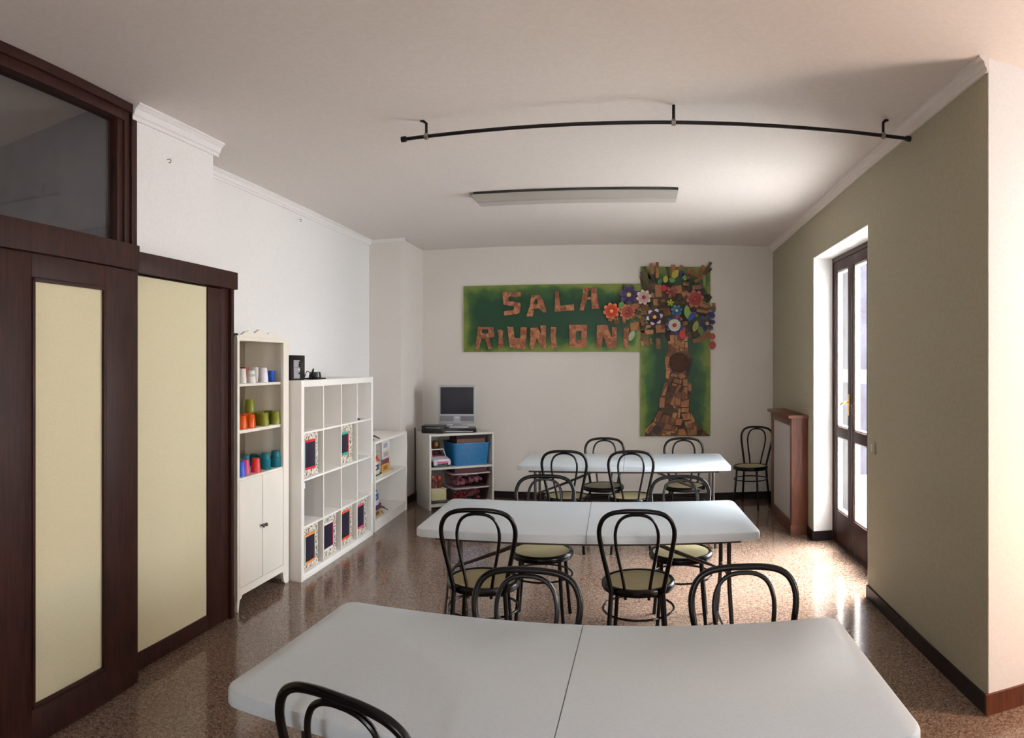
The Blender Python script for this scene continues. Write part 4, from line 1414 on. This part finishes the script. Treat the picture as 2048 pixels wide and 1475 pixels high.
# letter outlines (and counters) on the board, metres: x from the camera axis, z above the floor
LET = [
    ('S', [(-1.609, 2.483), (-1.38, 2.474), (-1.385, 2.423), (-1.456, 2.419), (-1.514, 2.43), (-1.537, 2.411), (-1.533, 2.377), (-1.39, 2.348), (-1.385, 2.31), (-1.399, 2.227), (-1.437, 2.213), (-1.585, 2.196), (-1.585, 2.248), (-1.466, 2.265), (-1.461, 2.307), (-1.59, 2.328)], None),
    ('A', [(-1.253, 2.439), (-1.158, 2.438), (-1.116, 2.381), (-1.067, 2.232), (-1.111, 2.231), (-1.163, 2.28), (-1.22, 2.276), (-1.224, 2.243), (-1.238, 2.185), (-1.314, 2.183), (-1.276, 2.3)], [(-1.208, 2.397), (-1.184, 2.396), (-1.173, 2.331), (-1.224, 2.332)]),
    ('L', [(-0.971, 2.486), (-0.924, 2.481), (-0.915, 2.379), (-0.906, 2.305), (-0.747, 2.326), (-0.741, 2.252), (-0.976, 2.236), (-0.966, 2.37)], None),
    ('A', [(-0.631, 2.52), (-0.483, 2.514), (-0.442, 2.269), (-0.53, 2.265), (-0.539, 2.376), (-0.59, 2.376), (-0.631, 2.247), (-0.682, 2.245), (-0.65, 2.376)], [(-0.576, 2.487), (-0.539, 2.486), (-0.539, 2.408), (-0.59, 2.408)]),
    ('R', [(-1.904, 2.069), (-1.715, 2.062), (-1.705, 1.944), (-1.773, 1.93), (-1.729, 1.798), (-1.778, 1.793), (-1.821, 1.926), (-1.865, 1.926), (-1.894, 1.794), (-1.938, 1.791), (-1.923, 1.931)], [(-1.855, 2.035), (-1.778, 2.034), (-1.778, 1.987), (-1.86, 1.988)]),
    ('I', [(-1.667, 2.023), (-1.628, 2.034), (-1.595, 2.013), (-1.604, 1.948), (-1.588, 1.821), (-1.657, 1.809), (-1.647, 1.948)], None),
    ('U', [(-1.547, 2.067), (-1.475, 2.061), (-1.456, 1.928), (-1.39, 1.927), (-1.385, 2.058), (-1.306, 2.057), (-1.328, 1.792), (-1.38, 1.792), (-1.514, 1.816)], None),
    ('N', [(-1.262, 2.048), (-1.177, 2.052), (-1.135, 1.963), (-1.144, 2.075), (-1.079, 2.076), (-1.074, 1.805), (-1.121, 1.796), (-1.187, 1.926), (-1.224, 1.796), (-1.276, 1.791)], None),
    ('I', [(-1.018, 2.058), (-0.952, 2.055), (-0.962, 1.962), (-0.948, 1.804), (-1.004, 1.791), (-1.022, 1.962)], None),
    ('O', [(-0.803, 2.082), (-0.59, 2.081), (-0.596, 1.813), (-0.794, 1.811)], [(-0.715, 2.007), (-0.655, 2.012), (-0.659, 1.896), (-0.724, 1.896)]),
    ('N', [(-0.47, 2.075), (-0.35, 2.08), (-0.313, 1.96), (-0.294, 1.923), (-0.294, 2.054), (-0.236, 2.054), (-0.243, 1.808), (-0.345, 1.805), (-0.4, 1.96), (-0.414, 1.808), (-0.479, 1.805)], None),
    ('I', [(-0.158, 2.047), (-0.095, 2.043), (-0.1, 1.808), (-0.158, 1.808)], None),
]


for ch, pts, hole in LET:
    MB().prism(pts, FY - 0.014, FY + 0.001, 'Y', hole=hole).build('letter', 'card', t, smooth=False, label='brown card letter ' + ch)


def slab(b, cx, cz, w_, h_, ang, y0=FY, th=0.012):
    m = Matrix.Translation((cx, 0, cz)) @ Matrix.Rotation(-ang, 4, 'Y')
    b.box(-w_ / 2, w_ / 2, y0 - th, y0 + 0.001, -h_ / 2, h_ / 2, 0, m)


cork = collage('cork_pieces', [(142, 96, 62), (122, 80, 50), (160, 112, 74), (104, 66, 44), (150, 100, 60)], 9)
corkd = collage('dark_cork_pieces', [(74, 52, 38), (60, 40, 30), (88, 62, 44), (50, 38, 30)], 12)
# trunk silhouette (dark underlay) and the pieces on it
sil = [(0.37, 1.974), (0.599, 1.975), (0.607, 1.839), (0.608, 1.767), (0.659, 1.67), (0.623, 1.518), (0.591, 1.422), (0.643, 1.382), (0.639, 1.262), (0.615, 1.15), (0.631, 1.07), (0.687, 0.949), (0.784, 0.836), (0.865, 0.763), (0.09, 0.768), (0.11, 0.848), (0.214, 0.999), (0.262, 1.119), (0.278, 1.247), (0.334, 1.407), (0.342, 1.518), (0.326, 1.67), (0.366, 1.766)]
MB().prism(sil[::-1], FY - 0.004, FY + 0.001, 'Y').build('trunk', corkd, t, smooth=False, label='dark brown trunk ground')
TP = [  # cork pieces of the trunk, quads in metres
    [(0.39, 1.958), (0.438, 1.958), (0.438, 1.902), (0.39, 1.902)],
    [(0.442, 1.958), (0.494, 1.963), (0.49, 1.906), (0.446, 1.906)],
    [(0.498, 1.959), (0.551, 1.959), (0.551, 1.903), (0.498, 1.907)],
    [(0.555, 1.951), (0.599, 1.951), (0.599, 1.887), (0.559, 1.887)],
    [(0.398, 1.898), (0.446, 1.898), (0.446, 1.842), (0.398, 1.842)],
    [(0.45, 1.902), (0.498, 1.903), (0.498, 1.842), (0.453, 1.842)],
    [(0.504, 1.901), (0.559, 1.899), (0.559, 1.843), (0.506, 1.842)],
    [(0.366, 1.886), (0.392, 1.886), (0.392, 1.766), (0.37, 1.766)],
    [(0.565, 1.879), (0.599, 1.879), (0.603, 1.767), (0.571, 1.767)],
    [(0.398, 1.838), (0.446, 1.838), (0.442, 1.762), (0.398, 1.762)],
    [(0.45, 1.838), (0.494, 1.838), (0.49, 1.762), (0.446, 1.762)],
    [(0.502, 1.838), (0.559, 1.839), (0.563, 1.763), (0.506, 1.774)],
    [(0.35, 1.75), (0.41, 1.75), (0.406, 1.706), (0.346, 1.71)],
    [(0.334, 1.706), (0.382, 1.706), (0.382, 1.646), (0.33, 1.646)],
    [(0.33, 1.642), (0.382, 1.642), (0.382, 1.61), (0.33, 1.61)],
    [(0.334, 1.605), (0.382, 1.605), (0.394, 1.55), (0.342, 1.55)],
    [(0.346, 1.546), (0.398, 1.542), (0.374, 1.438), (0.338, 1.454)],
    [(0.414, 1.506), (0.482, 1.49), (0.47, 1.458), (0.398, 1.478)],
    [(0.49, 1.486), (0.551, 1.522), (0.579, 1.462), (0.514, 1.438)],
    [(0.438, 1.442), (0.531, 1.43), (0.518, 1.382), (0.43, 1.398)],
    [(0.543, 1.438), (0.595, 1.438), (0.599, 1.354), (0.547, 1.358)],
    [(0.603, 1.39), (0.645, 1.39), (0.643, 1.298), (0.607, 1.298)],
    [(0.418, 1.39), (0.478, 1.378), (0.47, 1.354), (0.418, 1.366)],
    [(0.494, 1.374), (0.522, 1.366), (0.478, 1.262), (0.446, 1.278)],
    [(0.555, 1.346), (0.599, 1.346), (0.591, 1.206), (0.551, 1.214)],
    [(0.326, 1.407), (0.37, 1.398), (0.334, 1.247), (0.282, 1.243)],
    [(0.27, 1.227), (0.33, 1.223), (0.322, 1.103), (0.262, 1.103)],
    [(0.43, 1.238), (0.462, 1.23), (0.43, 1.126), (0.39, 1.143)],
    [(0.47, 1.27), (0.526, 1.266), (0.51, 1.126), (0.446, 1.142)],
    [(0.522, 1.174), (0.615, 1.198), (0.611, 1.106), (0.518, 1.11)],
    [(0.526, 1.098), (0.615, 1.098), (0.607, 1.05), (0.522, 1.046)],
    [(0.494, 1.094), (0.518, 1.09), (0.506, 0.982), (0.478, 0.986)],
    [(0.43, 1.046), (0.478, 1.038), (0.438, 0.926), (0.394, 0.943)],
    [(0.522, 1.03), (0.583, 1.034), (0.587, 0.958), (0.551, 0.95)],
    [(0.587, 1.042), (0.627, 1.042), (0.635, 0.965), (0.591, 0.958)],
    [(0.254, 1.071), (0.306, 1.055), (0.262, 0.943), (0.198, 0.939)],
    [(0.31, 1.023), (0.39, 0.999), (0.358, 0.919), (0.278, 0.935)],
    [(0.19, 0.935), (0.226, 0.911), (0.134, 0.796), (0.09, 0.828)],
    [(0.334, 0.919), (0.414, 0.895), (0.398, 0.839), (0.318, 0.855)],
    [(0.422, 0.895), (0.47, 0.878), (0.446, 0.806), (0.398, 0.807)],
    [(0.302, 0.839), (0.398, 0.831), (0.398, 0.775), (0.294, 0.775)],
    [(0.49, 0.846), (0.559, 0.85), (0.591, 0.773), (0.49, 0.774)],
    [(0.559, 0.934), (0.639, 0.949), (0.655, 0.869), (0.583, 0.858)],
    [(0.591, 0.845), (0.687, 0.853), (0.679, 0.777), (0.599, 0.777)],
    [(0.639, 1.037), (0.687, 0.949), (0.663, 0.917), (0.635, 0.957)],
    [(0.663, 0.909), (0.703, 0.893), (0.707, 0.78), (0.687, 0.781)],
    [(0.442, 0.878), (0.478, 0.874), (0.474, 0.83), (0.442, 0.838)],
    [(0.43, 1.13), (0.456, 1.126), (0.45, 1.094), (0.426, 1.102)],
    [(0.47, 0.974), (0.543, 0.966), (0.518, 0.894), (0.43, 0.902)],
    [(0.535, 1.31), (0.559, 1.306), (0.551, 1.206), (0.522, 1.214)],
]
tb = MB()
for q in TP:
    tb.prism(q[::-1], FY - 0.016, FY - 0.002, 'Y')
tb.build('trunk_cork', cork, t, smooth=False, label='light brown cork pieces of the trunk')
kc = (0.494, 1.634)
kb = MB().lathe([(0.114, 0.0), (0.114, -0.018), (0.106, -0.024), (0.0, -0.026)], 30, kc[0], FY, kc[1], 'Y')
kb.build('knot', mat('dark_bark', (76, 42, 26), 0.8, c2=(52, 28, 18), scale=40), t, label='round dark bark knot')
# branches: scattered cork strips in the crown
br = MB()
br2 = MB()


STR = [(0.177, 2.740, 0.042, 0.126, 0.1), (0.240, 2.723, 0.034, 0.185, 0.0), (0.430, 2.707, 0.050, 0.159, 0.05), (0.514, 2.733, 0.042, 0.101, -0.5), (0.640, 2.701, 0.092, 0.076, 0.7), (0.750, 2.711, 0.050, 0.159, -0.65), (0.746, 2.626, 0.042, 0.151, -1.0), (0.581, 2.566, 0.076, 0.042, 0.0), (0.607, 2.642, 0.050, 0.050, 0.3), (0.253, 2.480, 0.076, 0.143, 0.05), (0.488, 2.498, 0.084, 0.092, 0.1), (0.573, 2.431, 0.076, 0.076, 0.4), (0.708, 2.525, 0.109, 0.050, 0.1), (0.810, 2.298, 0.159, 0.042, -0.35), (0.784, 2.239, 0.159, 0.034, -0.15), (0.911, 2.299, 0.042, 0.084, 0.1), (0.068, 2.412, 0.050, 0.076, 0), (-0.016, 2.295, 0.092, 0.067, 0.2), (0.093, 2.278, 0.084, 0.076, 0), (0.068, 2.211, 0.050, 0.034, 0.3), (0.068, 2.160, 0.050, 0.034, -0.2), (0.068, 2.102, 0.042, 0.067, 0.2), (-0.024, 2.060, 0.109, 0.092, 0.1), (0.068, 2.009, 0.050, 0.042, 0), (0.085, 1.967, 0.059, 0.092, 0.1), (0.152, 1.993, 0.084, 0.050, 0.1), (0.135, 2.060, 0.059, 0.034, 0.1), (0.278, 2.035, 0.109, 0.092, 0.05), (0.060, 1.875, 0.034, 0.084, 0.3), (0.119, 1.867, 0.042, 0.076, 0.35), (0.165, 1.883, 0.025, 0.067, 0.1), (0.253, 1.858, 0.050, 0.126, 0.08), (0.413, 1.900, 0.042, 0.092, 0), (0.497, 1.884, 0.050, 0.092, 0), (0.556, 2.094, 0.084, 0.042, 0.2), (0.539, 2.019, 0.067, 0.050, 0.3), (0.733, 1.901, 0.143, 0.050, 0.25), (0.810, 1.961, 0.109, 0.076, -0.3), (0.312, 2.362, 0.050, 0.034, 0.2), (0.219, 2.345, 0.050, 0.076, 0), (0.657, 2.314, 0.076, 0.050, 0.4), (0.354, 2.228, 0.076, 0.076, 0.2), (0.320, 2.262, 0.134, 0.025, 0.1), (0.186, 2.429, 0.042, 0.050, 0), (0.035, 2.345, 0.050, 0.042, 0.2), (-0.150, 2.135, 0.042, 0.084, 0.1), (-0.242, 2.127, 0.050, 0.076, 0.15), (-0.310, 2.144, 0.050, 0.050, -0.3), (0.497, 2.145, 0.076, 0.042, 0.3), (0.674, 2.204, 0.101, 0.034, -0.4)]
for x, z, w_, h_, ang in STR:
    slab(br, x, z, w_, h_, ang, th=0.014)
for k_ in range(330):
    x, z = random.uniform(-0.058, 0.860), random.uniform(1.892, 2.548)
    if ((x - 0.438) / 0.470) ** 2 + ((z - 2.262) / 0.361) ** 2 > 1:
        continue
    slab(br2, x, z, random.uniform(0.035, 0.10), random.uniform(0.025, 0.06), random.uniform(-0.8, 0.8), th=random.uniform(0.004, 0.010))
for x, z, ang in ((0.085, 2.630, 0.5), (0.119, 2.689, 0.45), (0.161, 2.605, 0.3), (0.203, 2.622, 0.05), (0.371, 2.682, 0.2), (0.060, 2.580, 0.2), (0.827, 2.695, -0.8), (0.835, 2.754, -0.6), (0.708, 2.626, -0.6)):
    slab(br2, x, z, 0.03, 0.16, ang, th=0.008)
br.build('branches', cork, t, smooth=False, label='light brown cork strips of the crown')
br2.build('twigs', corkd, t, smooth=False, label='dark brown chips of the crown')

FLW = [  # x, z, radius in metres, petals, petal colour, tip colour, centre colour, name
    (-0.095, 2.429, 0.113, 7, (50, 36, 88), (74, 48, 100), (222, 180, 60), 'violet flower with yellow centre'),
    (0.081, 2.400, 0.088, 8, (176, 150, 144), (198, 176, 170), (140, 30, 34), 'pale pinkish flower with red centre'),
    (-0.299, 2.240, 0.097, 8, (176, 52, 32), (204, 108, 60), (230, 150, 50), 'orange-red flower with yellow centre'),
    (-0.112, 2.227, 0.092, 11, (142, 58, 38), (176, 96, 70), (150, 60, 40), 'shaggy brown-red flower'),
    (0.207, 2.169, 0.097, 6, (48, 24, 74), (202, 190, 210), (224, 160, 40), 'dark violet flower edged in white'),
    (0.467, 2.245, 0.067, 7, (30, 80, 140), (40, 120, 130), (226, 200, 70), 'small blue flower with yellow centre'),
    (0.442, 2.073, 0.101, 9, (176, 176, 154), (40, 54, 124), (170, 40, 44), 'cream and blue flower with red centre'),
    (0.683, 2.385, 0.105, 8, (132, 40, 32), (160, 84, 64), (176, 40, 40), 'large red flower'),
    (0.827, 2.096, 0.097, 6, (24, 30, 70), (32, 40, 88), (190, 130, 90), 'navy flower at the right edge'),
    (0.404, 2.464, 0.071, 6, (142, 72, 46), (132, 48, 44), (120, 60, 90), 'rust coloured flower high in the crown'),
    (0.396, 2.337, 0.050, 5, (176, 176, 50), (70, 110, 50), (200, 190, 60), 'small yellow-green flower'),
]
for cx, cz, R, n, c1, c2, c3, nm in FLW:
    pr = MB()
    for k in range(n):
        an = 2 * PI * k / n + 0.2
        # petal: pointed oval, cupped outwards
        prof = [(0.12, 0.0), (0.45, 0.22), (0.75, 0.30 if n < 9 else 0.22), (0.98, 0.16), (1.04, 0.0), (0.98, -0.16), (0.75, -0.30 if n < 9 else -0.22), (0.45, -0.22)]
        inner = [(0.12, 0.0), (0.45, 0.22), (0.70, 0.29 if n < 9 else 0.22), (0.70, -0.29 if n < 9 else -0.22), (0.45, -0.22)]
        outer = [(0.70, 0.29 if n < 9 else 0.22), (0.96, 0.17), (1.04, 0.0), (0.96, -0.17), (0.70, -0.29 if n < 9 else -0.22)]

        def PV(u, v, off):
            return pr.bm.verts.new((cx + R * (u * math.cos(an) - v * math.sin(an)), FY - 0.018 - 0.02 * u - 0.004 * (k % 2) + off, cz + R * (u * math.sin(an) + v * math.cos(an))))
        fi = [PV(u, v, -0.004) for u, v in inner]
        fo_ = [fi[2]] + [PV(u, v, -0.004) for u, v in outer[1:4]] + [fi[3]]
        loop_f = fi[:3] + fo_[1:4] + fi[3:]
        loop_uv = inner[:3] + outer[1:4] + inner[3:]
        loop_b = [PV(u, v, 0.008) for u, v in loop_uv]
        pr.bm.faces.new(fi)
        pr.bm.faces.new(fo_).material_index = 1
        pr.bm.faces.new(loop_b[::-1])
        m_ = len(loop_f)
        for i in range(m_):
            pr.bm.faces.new((loop_f[i], loop_f[(i + 1) % m_], loop_b[(i + 1) % m_], loop_b[i]))
    fl = pr.build('flower', plain(c1, 0.5), t, smooth=False, label=nm)
    fl.data.materials.append(plain(c2, 0.5))
    MB().lathe([(R * 0.24, 0.0), (R * 0.24, -0.016), (R * 0.15, -0.026), (0.0, -0.028)], 14, cx, FY - 0.028, cz, 'Y').build('flower_centre', plain(c3, 0.5), fl)
# loose petals and leaves
for cx, cz, w_, h_, ang, c, nm in (
        (-0.184, 2.307, 0.067, 0.092, 0.4, (96, 150, 60), 'light green leaf'),
        (0.594, 2.229, 0.076, 0.159, -0.1, (110, 150, 70), 'pointed green leaf'),
        (0.649, 2.179, 0.059, 0.143, 0.75, (36, 60, 150), 'pointed blue leaf'),
        (-0.062, 1.950, 0.067, 0.134, 0.4, (150, 160, 120), 'pale green leaf'),
        (0.316, 2.509, 0.084, 0.076, 0.0, (170, 26, 44), 'red petal'),
        (0.535, 1.964, 0.076, 0.101, 0.0, (180, 30, 44), 'crimson petal'),
        (0.451, 2.674, 0.076, 0.117, 0.6, (170, 160, 50), 'yellow petal'),
        (0.522, 2.679, 0.076, 0.084, 0.2, (36, 56, 110), 'blue petal'),
        (0.337, 2.614, 0.059, 0.084, 0.1, (160, 160, 50), 'yellow-green petal'),
        (0.270, 2.589, 0.050, 0.076, 0.6, (60, 110, 80), 'teal petal'),
        (0.413, 2.606, 0.076, 0.067, 0.2, (90, 130, 70), 'green petal'),
        (0.556, 2.641, 0.050, 0.092, -0.4, (110, 130, 70), 'olive petal'),
        (0.797, 2.593, 0.034, 0.143, 0.0, (120, 150, 80), 'slim green leaf'),
        (0.691, 2.061, 0.067, 0.134, 0.3, (130, 134, 60), 'olive leaf'),
        (0.750, 2.011, 0.067, 0.117, -0.3, (90, 120, 60), 'green leaf low on the right'),
        (0.877, 2.197, 0.101, 0.076, 0.4, (30, 40, 100), 'navy petal'),
        (0.890, 1.944, 0.076, 0.084, -0.6, (150, 50, 30), 'rust petal at the right edge'),
        (0.894, 1.839, 0.076, 0.101, 0.0, (160, 36, 28), 'red petal at the right edge'),
        (0.907, 2.265, 0.050, 0.092, 0.0, (90, 80, 56), 'dark olive petal'),
        (0.476, 2.170, 0.050, 0.076, 0.2, (170, 40, 40), 'small red petal'),
        (0.371, 2.396, 0.050, 0.050, 0.2, (40, 70, 50), 'dark green petal'),
):
    pr = MB()
    pts = []
    for i in range(12):
        q = 2 * PI * i / 12
        u = math.sin(q) * h_ / 2
        v = math.cos(q) * abs(math.cos(q)) ** 0.3 * w_ / 2
        pts.append((cx + v * math.cos(ang) + u * math.sin(ang), cz - v * math.sin(ang) + u * math.cos(ang)))
    pr.prism(pts, FY - 0.030, FY - 0.012, 'Y')
    pr.build('leaf' if 'leaf' in nm else 'petal', plain(c, 0.5), t, smooth=False, label=nm)
